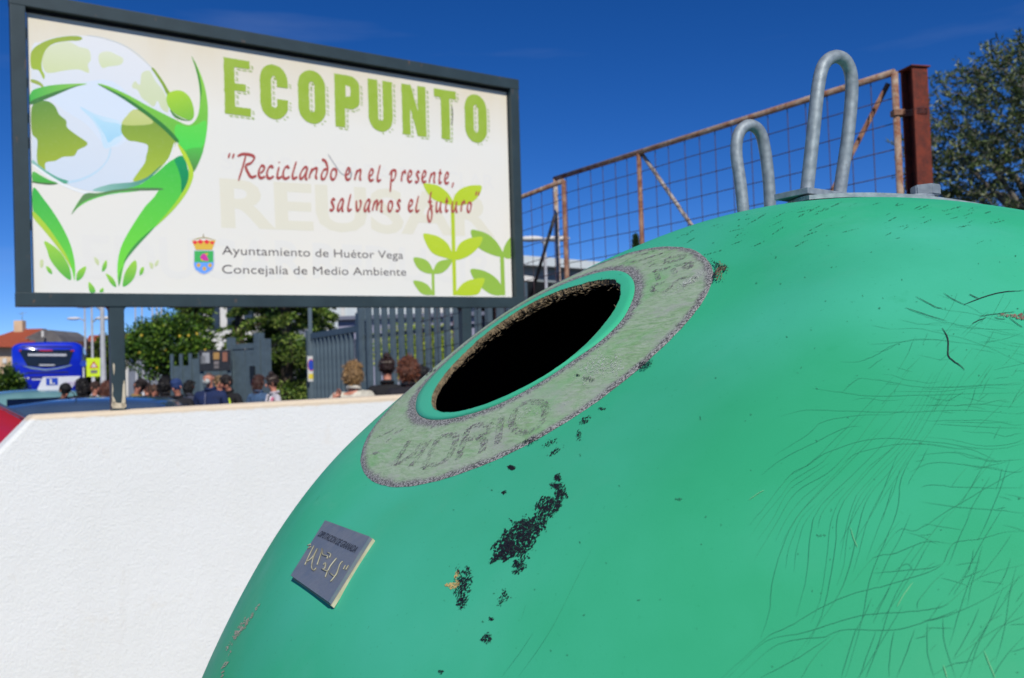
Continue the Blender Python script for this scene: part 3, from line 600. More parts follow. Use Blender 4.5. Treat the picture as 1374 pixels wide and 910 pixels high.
# panel sheet
PY = .034
x0, z0 = sp(44, 394); x1 = sp(687, 396)[0]; z1 = SH - TB + .012
pnl = N('sun_bleached_panel'); xx = pnl.mix(pnl.ramp(pnl.noise(1.4, 3), .3, .75), s2l((235, 234, 224)), s2l((240, 236, 222)))
sepz = pnl.n('ShaderNodeSeparateXYZ'); pnl.l(pnl.tc.outputs['Object'], sepz.inputs[0])
mr = pnl.n('ShaderNodeMapRange'); mr.inputs['From Min'].default_value = .85; mr.inputs['From Max'].default_value = 1.16; pnl.l(sepz.outputs[2], mr.inputs[0])
mul = pnl.n('ShaderNodeMath', operation='MULTIPLY'); pnl.l(mr.outputs[0], mul.inputs[0]); pnl.l(pnl.noise(3, 5, .6, stretch=(1, 1, .3)), mul.inputs[1])
xx = pnl.mix(mul.outputs[0], xx, s2l((222, 204, 162))); pnl.col(xx).rough(.45, spec=.35); pnl.bump(pnl.noise(2.2, 2), .06, .01)
panel = mesh('panel', [(x0, PY, z0 - .006), (x1 - .012, PY, z0 - .006), (x1 - .004, PY, z0 - .002), (x1, PY, z0 + .008), (x1, PY, z1), (x0, PY, z1)] + [(x0, PY + .004, z0 - .006), (x1, PY + .004, z0 - .006), (x1, PY + .004, z1), (x0, PY + .004, z1)],
    [(0, 1, 2, 3, 4, 5), (9, 8, 7, 6), (0, 5, 9, 6), (4, 8, 9, 5), (0, 6, 7, 3, 2, 1), (3, 7, 8, 4)], pnl.m, sign)
for yz in (.30, .62, .72, .86, 1.05):      # small black fixing tabs in the left gap
    b = B(); b.box((TB - .002, PY + .0045, yz), (x0 + .02, PY + .0105, yz + random.uniform(.025, .05))); b.build('fixing_tab', MATTBLACK, sign)
b = B(); b.box((x1 + .0005, PY - .004, TB - .001), (SW - TB + .001, PY + .004, SH - TB)); GAPSHADE = simple('black_gap_shade', (14, 16, 20), (8, 10, 12), 30, .8); b.build('edge_gap_shade', GAPSHADE, sign)  # black strip put in for the dark gap beside the right stile
b = B(); b.box((TB + .001, PY - .008, SH - TB - .013), (SW - TB - .001, PY - .001, SH - TB + .001)); b.build('edge_gap_shade', GAPSHADE, sign)  # black strip standing in for the top rail's shadow and shaded underside

INK = N('printed_ink'); vc = INK.n('ShaderNodeVertexColor', layer_name='Col')
INK.col(INK.mix(INK.ramp(INK.noise(60, 5, .7), .55, .8, c1=(.10,) * 3), vc.outputs[0], (.8, .8, .76))).rough(.45, spec=.35)
INKG = N('worn_green_lettering'); INKG.col(INKG.mix(INKG.ramp(INKG.noise(150, 4, .7), .62, .70, c1=(.6,) * 3), INKG.mix(INKG.ramp(INKG.noise(20, 3), .3, .7), s2l((154, 184, 58)), s2l((160, 188, 70))), s2l((215, 220, 195)))).rough(.5, spec=.3)
lay = [0]
def L_():
    lay[0] += 1; return PY - .0002 - lay[0] * .000012
def art(name, pts, c, c2=None, grad=(0, 1), org=(0, 0), s=1.0, closed=True, n=4, parent=None, smooth=True):
    P = [(org[0] + x / s, org[1] + y / s) for x, y in pts]; P = catmull(P, True, n) if smooth else np.array(P, float)
    Q = np.array([sp(*p) for p in P]); y = L_()
    Q[:, 0] = np.clip(Q[:, 0], x0 + .001, x1 - .001); Q[:, 1] = np.clip(Q[:, 1], z0 - .004, None)
    keep = [i for i in range(len(Q)) if np.linalg.norm(Q[i] - Q[i - 1]) > 2e-4]; Q = Q[keep]
    c = np.array(s2l(c)); cols = np.repeat(c[None], len(Q), 0)
    if c2 is not None:
        g = np.array(grad, float); g /= np.linalg.norm(g); t = Q @ g; tmin, tmax = t.min(), t.max()
    # subdivided for a smooth printed gradient
    from mathutils.geometry import delaunay_2d_cdt
    dv, _e, df = delaunay_2d_cdt([Vector((float(q[0]), float(q[1]))) for q in Q], [], [list(range(len(Q)))], 1, 1e-6)[:3]
    bm = bmesh.new(); vs = [bm.verts.new((q[0], y, q[1])) for q in dv]
    for f in df:
        try: bm.faces.new([vs[i] for i in f])
        except ValueError: pass
    c0_ = c; cols = np.repeat(np.array(c)[None], len(dv), 0)
    if c2 is not None:
        for k in range(1, 14):
            tt = tmin + (tmax - tmin) * k / 14; bmesh.ops.bisect_plane(bm, geom=bm.verts[:] + bm.edges[:] + bm.faces[:], plane_co=(g[0] * tt, y, g[1] * tt), plane_no=(g[0], 0, g[1]), dist=1e-6)
        P2 = np.array([(v.co.x, v.co.z) for v in bm.verts]); t = np.clip((P2 @ g - tmin) / (tmax - tmin + 1e-9), 0, 1); cols = c + (np.array(s2l(c2)) - c) * t[:, None]
    me = bpy.data.meshes.new(name); bm.to_mesh(me); bm.free(); a = me.color_attributes.new('Col', 'FLOAT_COLOR', 'POINT'); a.data.foreach_set('color', np.c_[cols, np.ones(len(cols))].ravel())
    return link(name, me, INK.m, parent or panel)
def brush(name, strokes, c, wmin, wmax, nib=math.radians(60), n=7, mat=None, parent=None, const=False):
    V, Fq = [], []; y = L_()
    for s in strokes:
        P = catmull(s, False, n); T = np.gradient(P, axis=0); T /= (np.linalg.norm(T, axis=1, keepdims=True) + 1e-12); Nn = np.stack([-T[:, 1], T[:, 0]], 1)
        an = np.arctan2(T[:, 1], T[:, 0]); wd = np.full(len(P), wmax) if const else wmin + (wmax - wmin) * np.abs(np.sin(an - nib)); k = np.arange(len(P))
        if not const: wd = wd * np.minimum(1, np.minimum(k, k[::-1]) / 3 + .45)
        m_ = len(P); b0 = len(V); yy = y - k * 4e-7
        A = P - Nn * wd[:, None] / 2; Bq = P + Nn * wd[:, None] / 2
        V += [(a[0], q, a[1]) for a, q in zip(A, yy)] + [(a[0], q, a[1]) for a, q in zip(Bq, yy)]
        Fq += [(b0 + i, b0 + i + 1, b0 + m_ + i + 1, b0 + m_ + i) for i in range(m_ - 1)]
    return mesh(name, V, Fq, mat or INK.m, parent or panel, cols=np.repeat(np.array(s2l(c))[None], len(V), 0))

# faded ghost words
def word(s, px, py, px2, hgt_m, c, bold=0, name='printed_text', mat=None, base2=None, sx=None):
    a = sp(px, py); b = sp(*(base2 or (px2, py))); me, co = text_mesh(s, bold); L = (b - a); Ln = np.linalg.norm(L); d_ = L / Ln; up_ = np.array([-d_[1], d_[0]]); y = L_()
    X = (co[:, 0] - co[:, 0].min()) / np.ptp(co[:, 0]) * Ln; Z = co[:, 1] / .7 * hgt_m; P = a + X[:, None] * d_ + Z[:, None] * up_
    P3 = np.stack([P[:, 0], np.full(len(P), y), P[:, 1]], 1); me.vertices.foreach_set('co', P3.ravel()); me.update()
    bm = bmesh.new(); bm.from_mesh(me); bm.faces.ensure_lookup_table(); seen = set()
    for f in bm.faces:
        if f.index in seen: continue
        st = [f]; comp = []; seen.add(f.index)
        while st:
            g = st.pop(); comp.append(g)
            for e in g.edges:
                for h in e.link_faces:
                    if h.index not in seen: seen.add(h.index); st.append(h)
        ids = {}; Vv = []; Ff = []
        for g in comp:
            fi = []
            for v in g.verts:
                if v.index not in ids: ids[v.index] = len(Vv); Vv.append(tuple(v.co))
                fi.append(ids[v.index])
            Ff.append(tuple(fi))
        mesh('printed_letter', Vv, Ff, mat or INK.m, panel, cols=np.repeat(np.array(s2l(c))[None], len(Vv), 0))
    bm.free()
cG = (232, 228, 206)
word('SEPARAR PARA RECICLAR', 297, 226, 664, .075, (235, 233, 223), .012, base2=(664, 254))
word('REUSAR', 297, 303, 664, .205, cG, .028, base2=(664, 316))
word('REDUCIR', 420, 372, 662, .16, (235, 233, 223), .02, base2=(662, 379))
word('EDUCAR', 112, 372, 410, .17, (235, 233, 223), .02, base2=(410, 373))

A4 = dict(org=(40, 30), s=3.792); B5 = dict(org=(40, 230), s=5.355)
art('printed_globe', [(8, 135), (60, 100), (130, 76), (200, 68), (280, 68), (380, 85), (480, 122), (560, 180), (630, 245), (690, 325), (725, 410), (740, 500), (738, 590), (715, 660), (670, 725), (600, 785), (520, 830), (430, 858), (340, 862), (250, 848), (170, 815), (90, 765), (30, 715), (10, 690), (9, 400)], (214, 226, 236), (232, 234, 234), (0.2, 1), **A4)
art('printed_sea', [(60, 330), (200, 320), (420, 300), (560, 470), (470, 620), (380, 620), (290, 520), (150, 430)], (220, 232, 242), **A4)
art('printed_sea', [(255, 430), (340, 470), (470, 510), (478, 580), (440, 620), (380, 640), (360, 570), (320, 500)], (192, 226, 242), (214, 234, 244), (1, 0), **A4)
art('printed_sea', [(320, 478), (380, 505), (460, 520), (470, 568), (430, 590), (400, 612), (380, 570)], (168, 218, 240), (190, 228, 242), **A4)
art('printed_land', [(75, 140), (140, 108), (200, 100), (250, 125), (300, 140), (310, 190), (295, 215), (300, 258), (250, 240), (180, 245), (110, 258), (78, 250), (62, 200)], (214, 224, 170), (224, 230, 196), (0, 1), **A4)
art('printed_land', [(355, 160), (400, 148), (440, 165), (475, 185), (462, 215), (400, 225), (370, 232), (352, 200)], (216, 226, 178), (226, 232, 200), **A4)
art('printed_land', [(520, 330), (535, 300), (560, 318), (570, 260), (610, 248), (640, 300), (680, 350), (700, 400), (703, 458), (670, 440), (650, 400), (630, 430), (600, 408), (570, 385), (548, 345)], (212, 222, 178), (220, 228, 190), **A4)
art('printed_land', [(8, 150), (60, 105), (130, 80), (200, 70), (250, 71), (268, 84), (245, 94), (200, 95), (130, 106), (85, 135), (62, 190), (62, 240), (75, 268), (70, 290), (45, 245), (8, 232)], (168, 196, 62), (158, 178, 72), (0, 1), **A4)
art('printed_land', [(8, 290), (40, 298), (66, 318), (76, 345), (50, 322), (8, 305)], (160, 180, 80), **A4)
art('printed_land', [(10, 430), (60, 400), (100, 405), (130, 430), (150, 470), (185, 500), (190, 535), (240, 575), (290, 610), (285, 630), (245, 650), (225, 680), (170, 685), (130, 705), (80, 715), (78, 755), (45, 730), (35, 680), (38, 600), (10, 560)], (168, 188, 58), (104, 152, 66), (-.3, 1), **A4)
art('printed_land', [(470, 510), (490, 480), (530, 445), (600, 455), (640, 500), (700, 545), (742, 600), (733, 640), (700, 700), (640, 765), (580, 800), (525, 808), (550, 765), (585, 715), (592, 680), (600, 650), (595, 622), (540, 607), (500, 600), (466, 558)], (176, 200, 62), (124, 158, 62), (0, 1), **A4)
art('printed_land', [(470, 520), (490, 480), (530, 443), (575, 462), (628, 510), (560, 524)], (198, 210, 122), (206, 214, 140), **A4)
art('printed_rim', [(14, 700), (50, 730), (95, 762), (150, 792), (210, 812), (170, 820), (90, 780), (18, 726)], (80, 168, 130), (150, 200, 190), **A4)
art('printed_rim', [(318, 856), (400, 826), (470, 818), (530, 812), (600, 786), (672, 724), (604, 800), (524, 844), (430, 862)], (150, 200, 186), (40, 136, 108), (1, .1), **A4)
brush('printed_swoosh', [[sp(40 + x / 3.792, 30 + y / 3.792) for x, y in p] for p in ([(412, 640), (395, 700), (340, 760), (260, 800), (190, 815)],)], (196, 224, 238), .004, .012)
brush('printed_rim', [[sp(40 + x / 3.792, 30 + y / 3.792) for x, y in p] for p in ([(12, 722), (85, 776), (170, 826), (250, 858), (340, 874), (430, 870), (525, 846), (610, 798), (680, 735), (715, 680), (738, 612)],)], (240, 244, 242), .004, .010)
brush('printed_rim', [[sp(40 + x / 3.792, 30 + y / 3.792) for x, y in p] for p in ([(290, 66), (380, 82), (480, 118), (560, 172), (622, 235)],)], (200, 210, 214), .001, .003)
art('printed_rim', [(618, 234), (632, 236), (672, 290), (705, 345), (718, 366), (700, 372), (672, 318), (640, 268)], (140, 172, 58), **A4)
Gr, Gr2 = (110, 214, 76), (120, 178, 60)
art('printed_figure', [(8, 352), (80, 326), (170, 315), (292, 313), (200, 336), (110, 372), (10, 415)], (150, 206, 90), (78, 188, 80), (-1, 0), **A4)
art('printed_figure', [(10, 398), (110, 360), (200, 333), (262, 318), (200, 341), (110, 380), (10, 419)], (70, 128, 64), **A4)
art('printed_figure', [(345, 315), (400, 325), (500, 370), (600, 425), (680, 465), (740, 495), (800, 522), (835, 508), (858, 462), (866, 385), (858, 300), (840, 225), (822, 172), (850, 220), (885, 310), (903, 400), (906, 480), (900, 560), (885, 640), (862, 710), (830, 765), (812, 735), (790, 670), (750, 610), (690, 550), (620, 490), (540, 430), (450, 370)], (92, 186, 70), (150, 214, 72), (0, 1), **A4)
art('printed_figure', [(745, 520), (800, 530), (850, 520), (895, 500), (898, 570), (872, 640), (790, 650), (740, 580)], (84, 222, 84), (104, 220, 80), (0, 1), **A4)
art('printed_figure', [(790, 655), (880, 640), (862, 705), (832, 762), (812, 735)], (92, 138, 72), (88, 196, 78), (0, 1), **A4)
art('printed_figure', [(345, 315), (450, 375), (540, 435), (620, 495), (690, 555), (745, 610), (756, 598), (700, 536), (630, 478), (550, 421), (460, 366)], (58, 128, 60), **A4)
art('printed_figure', [(822, 172), (838, 215), (858, 290), (868, 370), (864, 430), (874, 350), (862, 270), (842, 210)], (56, 134, 60), **A4)
art('printed_head', [(695, 400), (702, 365), (735, 348), (775, 350), (812, 380), (832, 430), (835, 475), (820, 498), (785, 490), (745, 470), (712, 440)], (128, 196, 66), (176, 218, 60), (-.4, 1), **A4)
art('printed_figure', [(712, 443), (745, 473), (785, 494), (822, 500), (780, 500), (735, 482)], (84, 140, 62), **A4)
art('printed_figure', [(22, 2), (80, 30), (140, 62), (200, 86), (150, 95), (80, 85), (22, 72)], (70, 176, 66), (96, 190, 80), **B5)
art('printed_figure', [(22, 70), (80, 80), (200, 87), (140, 98), (22, 82)], (84, 124, 70), **B5)
art('printed_figure', [(974, -47), (1040, -92), (1101, -111), (1140, 0), (1165, 20), (1150, 80), (1100, 180), (1010, 290), (900, 400), (780, 520), (700, 620), (670, 700), (655, 780), (640, 825), (630, 760), (630, 660), (650, 560), (690, 470), (750, 370), (830, 250), (925, 135), (740, 146), (560, 168), (420, 213), (340, 265), (297, 312), (340, 230), (398, 160), (470, 158), (560, 145), (700, 122), (800, 90), (904, 16)], (126, 228, 66), (66, 196, 76), (0.2, 1), n=2, **B5)
art('printed_figure', [(398, 160), (345, 228), (297, 312), (365, 235), (450, 192), (560, 163), (700, 142), (930, 136), (940, 121), (760, 120), (600, 134), (500, 156)], (104, 150, 88), (88, 128, 82), (1, 0), **B5)
art('printed_figure', [(1040, -88), (1101, -111), (1130, -40), (1140, 30), (1128, 95), (1092, 158), (1086, 60), (1064, -20)], (18, 140, 84), (30, 160, 96), **B5)
art('printed_figure', [(1060, -200), (1115, -140), (1155, -60), (1176, 10), (1160, 85), (1110, 180), (1020, 290), (900, 400), (1010, 272), (1082, 172), (1127, 92), (1143, 20), (1130, -50), (1100, -110)], (196, 222, 54), (160, 214, 64), (0, -1), **B5)
art('printed_figure', [(900, 398), (780, 500), (700, 600), (662, 700), (647, 800), (638, 826), (640, 760), (662, 690), (705, 620), (780, 530)], (66, 156, 70), (88, 140, 84), (0, -1), **B5)
art('printed_figure', [(24, 118), (100, 200), (180, 310), (250, 430), (300, 550), (325, 680), (320, 785), (305, 720), (270, 620), (200, 520), (120, 420), (30, 318)], (120, 222, 70), (64, 186, 80), (0, 1), **B5)
art('printed_figure', [(28, 290), (120, 388), (200, 500), (262, 600), (300, 700), (255, 625), (190, 535), (110, 435), (28, 336)], (180, 214, 66), **B5)
lf1, lf2 = (88, 184, 72), (164, 218, 74)
for pts, pale in (([(105, 500), (200, 560), (260, 640), (290, 710), (292, 782), (220, 730), (150, 640), (125, 570)], 0), ([(335, 785), (345, 720), (402, 682), (395, 730), (370, 770)], 0), ([(116, 680), (150, 700), (160, 738), (130, 722)], 0),
                  ([(75, 640), (97, 638), (95, 680), (76, 692)], 1), ([(463, 615), (495, 640), (492, 675), (470, 652)], 1), ([(518, 717), (525, 670), (550, 638), (554, 680), (537, 713)], 0), ([(545, 735), (590, 760), (615, 800), (618, 832), (580, 805)], 0),
                  ([(670, 830), (680, 740), (720, 670), (760, 640), (768, 700), (740, 780)], 0), ([(788, 747), (795, 700), (820, 688), (814, 730)], 0), ([(858, 655), (886, 665), (882, 700), (865, 690)], 1), ([(898, 682), (905, 650), (927, 638), (918, 672)], 1),
                  ([(422, 795), (460, 830), (470, 866), (430, 866)], 0), ([(500, 866), (510, 845), (528, 838), (528, 866)], 0)):
    art('printed_leaf', pts, (206, 218, 160) if pale else lf1, (212, 222, 170) if pale else lf2, (0, 1), **B5)
C5 = dict(org=(540, 230), s=5.35); LM, LM2, GP = (188, 212, 44), (192, 216, 56), (152, 192, 72)
art('printed_leaf', [(490, 425), (540, 425), (610, 450), (670, 500), (712, 565), (728, 612), (660, 605), (560, 560), (510, 500)], GP, **C5)
art('printed_leaf', [(722, 572), (745, 512), (784, 478), (784, 616), (728, 616)], GP, **C5)
art('printed_stem', [(700, 608), (728, 608), (738, 890), (708, 890)], GP, smooth=False, **C5)
art('printed_leaf', [(488, 705), (550, 705), (620, 730), (680, 775), (712, 830), (715, 886), (640, 884), (560, 830), (510, 770)], GP, **C5)
art('printed_stem', [(345, 225), (372, 225), (388, 890), (362, 890)], LM, smooth=False, **C5)
for p in ([(150, 90), (200, 90), (260, 105), (320, 150), (352, 195), (372, 240), (300, 232), (220, 200), (172, 145)], [(368, 190), (400, 140), (450, 112), (510, 100), (568, 107), (550, 170), (500, 220), (430, 242), (370, 240)],
          [(148, 452), (200, 452), (260, 470), (320, 515), (350, 570), (375, 632), (300, 620), (220, 590), (175, 530)], [(382, 578), (410, 520), (460, 487), (520, 473), (574, 473), (555, 530), (500, 590), (430, 628), (370, 632)],
          [(388, 888), (395, 850), (440, 800), (500, 776), (587, 768), (570, 830), (530, 886)]): art('printed_leaf', p, LM, LM2, **C5)
for p in ([(78, 623), (130, 622), (180, 645), (210, 690), (222, 732), (160, 728), (105, 690)], [(225, 702), (250, 655), (300, 635), (357, 636), (330, 690), (280, 730), (222, 734)], [(76, 788), (130, 790), (180, 815), (212, 860), (215, 886), (150, 884), (110, 850)]): art('printed_leaf', p, (158, 196, 76), **C5)
art('printed_stem', [(208, 728), (228, 728), (232, 890), (212, 890)], (158, 196, 76), smooth=False, **C5)
# coat of arms
D11 = dict(org=(240, 305), s=11.38)
art('printed_crest', [(225, 350), (538, 350), (545, 560), (520, 650), (440, 705), (380, 725), (320, 705), (240, 650), (218, 560)], (206, 208, 222), smooth=False, **D11)
art('printed_crest', [(236, 362), (525, 362), (525, 536), (236, 536)], (70, 186, 96), smooth=False, **D11)
art('printed_crest', [(230, 536), (530, 536), (528, 580), (500, 650), (430, 695), (380, 712), (330, 695), (260, 650), (232, 590)], (112, 168, 248), smooth=False, **D11)
for cx_, cy_ in ((300, 580), (475, 582), (388, 634)): art('printed_crest', [(cx_ - 32, cy_), (cx_, cy_ - 34), (cx_ + 32, cy_), (cx_, cy_ + 34)], (226, 176, 76), **D11)
art('printed_crest', [(335, 500), (360, 420), (440, 395), (430, 430), (380, 510)], (226, 178, 70), **D11)
art('printed_crest', [(322, 455), (372, 402), (420, 432), (452, 510), (390, 512), (350, 490)], (212, 62, 160), **D11)
art('printed_crest', [(198, 208), (560, 200), (505, 345), (258, 345)], (232, 190, 72), smooth=False, **D11)
for cx_, cy_, rx_, ry_ in ((245, 232, 36, 30), (328, 224, 44, 34), (425, 225, 40, 34), (508, 238, 34, 26)): art('printed_crest', [(cx_ - rx_, cy_ - 4), (cx_, cy_ - ry_), (cx_ + rx_, cy_), (cx_, cy_ + ry_)], (238, 62, 66), **D11)
art('printed_crest', [(190, 200), (280, 168), (375, 150), (470, 168), (562, 200), (470, 180), (375, 166), (280, 182)], (190, 178, 120), **D11)
art('printed_crest', [(366, 105), (380, 105), (380, 160), (366, 160)], (150, 132, 90), smooth=False, **D11)
word('Ayuntamiento de Huétor Vega', 298, 341.5, 541, .0385, (92, 84, 84), -.004, 'printed_text', base2=(541, 347.5))
word('Concejalía de Medio Ambiente', 298, 367, 545, .0385, (92, 84, 84), -.004, 'printed_text', base2=(545, 370))

# ECOPUNTO
def eco(letter, u0, u1, zb, zt, uoff):
    W_, H_ = u1 - u0, zt - zb; t = W_ * .40; out = []
    def rib(path, n=1):
        P = np.array(path, float); T = np.gradient(P, axis=0); T /= np.linalg.norm(T, axis=1, keepdims=True); Nn = np.stack([-T[:, 1], T[:, 0]], 1); return P, Nn
    arc = lambda cx_, cz_, rx, rz, a0, a1, n=12: [(cx_ + rx * math.cos(math.radians(a)), cz_ + rz * math.sin(math.radians(a))) for a in np.linspace(a0, a1, n)]
    polys = []; h = t / 2; m_ = (u0 + u1) / 2; r = (W_ - t) / 2; rz = r * 1.15
    if letter == 'E': polys = [[(u0, zb), (u1, zb), (u1, zb + t * .8), (u0 + t, zb + t * .8), (u0 + t, zb + H_ * .5 - t * .34), (u1 - t * .45, zb + H_ * .5 - t * .34), (u1 - t * .45, zb + H_ * .5 + t * .36), (u0 + t, zb + H_ * .5 + t * .36), (u0 + t, zt - t * .8), (u1, zt - t * .8), (u1, zt), (u0, zt)]]
    elif letter == 'T': polys = [[(m_ - h, zb), (m_ + h, zb), (m_ + h, zt - t * .8), (u1, zt - t * .8), (u1, zt), (u0, zt), (u0, zt - t * .8), (m_ - h, zt - t * .8)]]
    elif letter == 'N': polys = [[(u0, zb), (u0 + t * .85, zb), (u0 + t * .85, zb + H_ * .55), (u1 - t * .95, zb), (u1, zb), (u1, zt), (u1 - t * .85, zt), (u1 - t * .85, zt - H_ * .5), (u0 + t * .95, zt), (u0, zt)]]
    elif letter == 'P':
        outer = [(u0, zb), (u0 + t, zb), (u0 + t, zb + H_ * .36)] + arc(m_ + h * .4, zb + H_ * .36 + rz, u1 - m_ - h * .4, rz, -90, 0, 6) + arc(m_ + h * .4, zt - rz, u1 - m_ - h * .4, rz, 0, 90, 6) + [(u0, zt)]
        polys = [outer]
    cen = {'O': arc(m_, zt - h - rz, r, rz, 180, 0) + arc(m_, zb + h + rz, r, rz, 0, -180) + [(u0 + h, zt - h - rz)],
           'C': [(u1 - h, zb + H_ * .60)] + arc(m_, zt - h - rz, r, rz, 0, 180) + arc(m_, zb + h + rz, r, rz, 180, 360) + [(u1 - h, zb + H_ * .38)],
           'U': [(u0 + h, zt)] + arc(m_, zb + h + rz, r, rz, 180, 360) + [(u1 - h, zt)]}
    V, Fq = [], []; y = L_(); rg = lambda k: rng.normal(0, .0007, k)
    outl = []
    if polys:
        P = []
        for a, b in zip(polys[0], polys[0][1:] + polys[0][:1]):
            k = max(1, int(math.dist(a, b) / .008)); P += [(a[0] + (b[0] - a[0]) * i / k, a[1] + (b[1] - a[1]) * i / k) for i in range(k)]
        P = np.array(P) + rng.normal(0, .0007, (len(P), 2)); V = [(p[0], y, p[1]) for p in P]; Fq = [tuple(range(len(P)))[::-1]]; outl = P
        ar = 0
    else:
        c_ = cen[letter]; D = []
        for a, b in zip(c_[:-1], c_[1:]):
            k = max(1, int(math.dist(a, b) / .008)); D += [(a[0] + (b[0] - a[0]) * i / k, a[1] + (b[1] - a[1]) * i / k) for i in range(k)]
        D = np.array(D + [c_[-1]]); T = np.gradient(D, axis=0)
        if letter == 'O': T[0] = T[-1] = D[1] - D[-2]
        T /= (np.linalg.norm(T, axis=1, keepdims=True) + 1e-12); Nn = np.stack([-T[:, 1], T[:, 0]], 1)
        A = D + Nn * (h + rg(len(D)))[:, None]; Bq = D - Nn * (h + rg(len(D)))[:, None]; n_ = len(D)
        if letter == 'O': A[-1], Bq[-1] = A[0], Bq[0]
        V = [(p[0], y, p[1]) for p in A] + [(p[0], y, p[1]) for p in Bq]; Fq = [(i, i + 1, n_ + i + 1, n_ + i) for i in range(n_ - 1)]; outl = np.vstack([A, Bq])
    bm_ = B(); vs = [bm_.bm.verts.new(v) for v in V]
    for f in Fq: bm_.bm.faces.new([vs[i] for i in f])
    o = bm_.build('printed_letter', INKG.m, panel)
    if letter == 'P':          # the bowl's counter
        cu_, cz_ = m_ + h * .15, zt - (zt - zb) * .30; cw, ch = W_ * .09, H_ * .11
        mesh('letter_counter', [(cu_ - cw, y - 6e-6, cz_ - ch), (cu_ + cw, y - 6e-6, cz_ - ch * .8), (cu_ + cw * 1.2, y - 6e-6, cz_), (cu_ + cw, y - 6e-6, cz_ + ch * .8), (cu_ - cw, y - 6e-6, cz_ + ch)], [(0, 1, 2, 3, 4)], pnl.m, panel)
    # hatched drop shadow: short ticks right of and below every edge
    Vt, Ft = [], []; y2 = L_()
    inside_ = lambda p: False
    segs = [(outl[i], outl[i + 1]) for i in range(len(outl) - 1)] if not polys else [(outl[i], outl[(i + 1) % len(outl)]) for i in range(len(outl))]
    for i, (a, b) in enumerate(segs):
        if math.dist(a, b) > .03: continue
        tv = b - a; nv = np.array([tv[1], -tv[0]]); nv /= (np.linalg.norm(nv) + 1e-9)
        if not polys and i >= len(segs) // 2: nv = nv
        if not polys and i < len(segs) // 2: nv = -nv
        if nv[0] * .75 - nv[1] * .65 < .45 or i % 3 == 0: continue
        c_ = (a + b) / 2; p = c_ + np.array([.006, -.005]); q = c_ + np.array([.016, -.011]); wv = np.array([.0010, .0014]) ; k = len(Vt)
        Vt += [(p[0] - wv[0], y2, p[1] - wv[1]), (q[0] - wv[0], y2, q[1] - wv[1]), (q[0] + wv[0], y2, q[1] + wv[1]), (p[0] + wv[0], y2, p[1] + wv[1])]; Ft.append((k, k + 1, k + 2, k + 3))
    if Vt: mesh('hatched_shadow', Vt, Ft, INKG.m, panel, kind='stuff')
k3x = lambda x, y: sp(280 + x / 3.271, 60 + y / 3.271)
za0, za1 = k3x(68, 303)[1], k3x(1150, 428)[1]; zt0, zt1 = k3x(68, 56)[1], k3x(1150, 216)[1]; ua0, ua1 = k3x(68, 180)[0], k3x(1150, 320)[0]
for ch, xa, xb, ym in (('E', 68, 182, 180), ('C', 225, 347, 203), ('O', 392, 512, 224), ('P', 553, 662, 240), ('U', 700, 806, 264), ('N', 848, 953, 285), ('T', 990, 1086, 303), ('O', 1124, 1220, 322)):
    u0, u1 = k3x(xa, ym)[0], k3x(xb, ym)[0]; f = ((u0 + u1) / 2 - ua0) / (ua1 - ua0)
    eco(ch, u0, u1, za0 + (za1 - za0) * f, zt0 + (zt1 - zt0) * f, 0)
brush('torn_print_tear', [[k3x(1067, 270), k3x(1070, 310), k3x(1066, 355)]], (40, 42, 46), .004, .006)
brush('scratch_mark', [[sp(440, 207), sp(449, 221), sp(457, 232), sp(464, 236)]], (150, 152, 156), .003, .004)
brush('scratch_mark', [[sp(466, 228), sp(471, 232), sp(470, 240)]], (160, 160, 160), .006, .010)

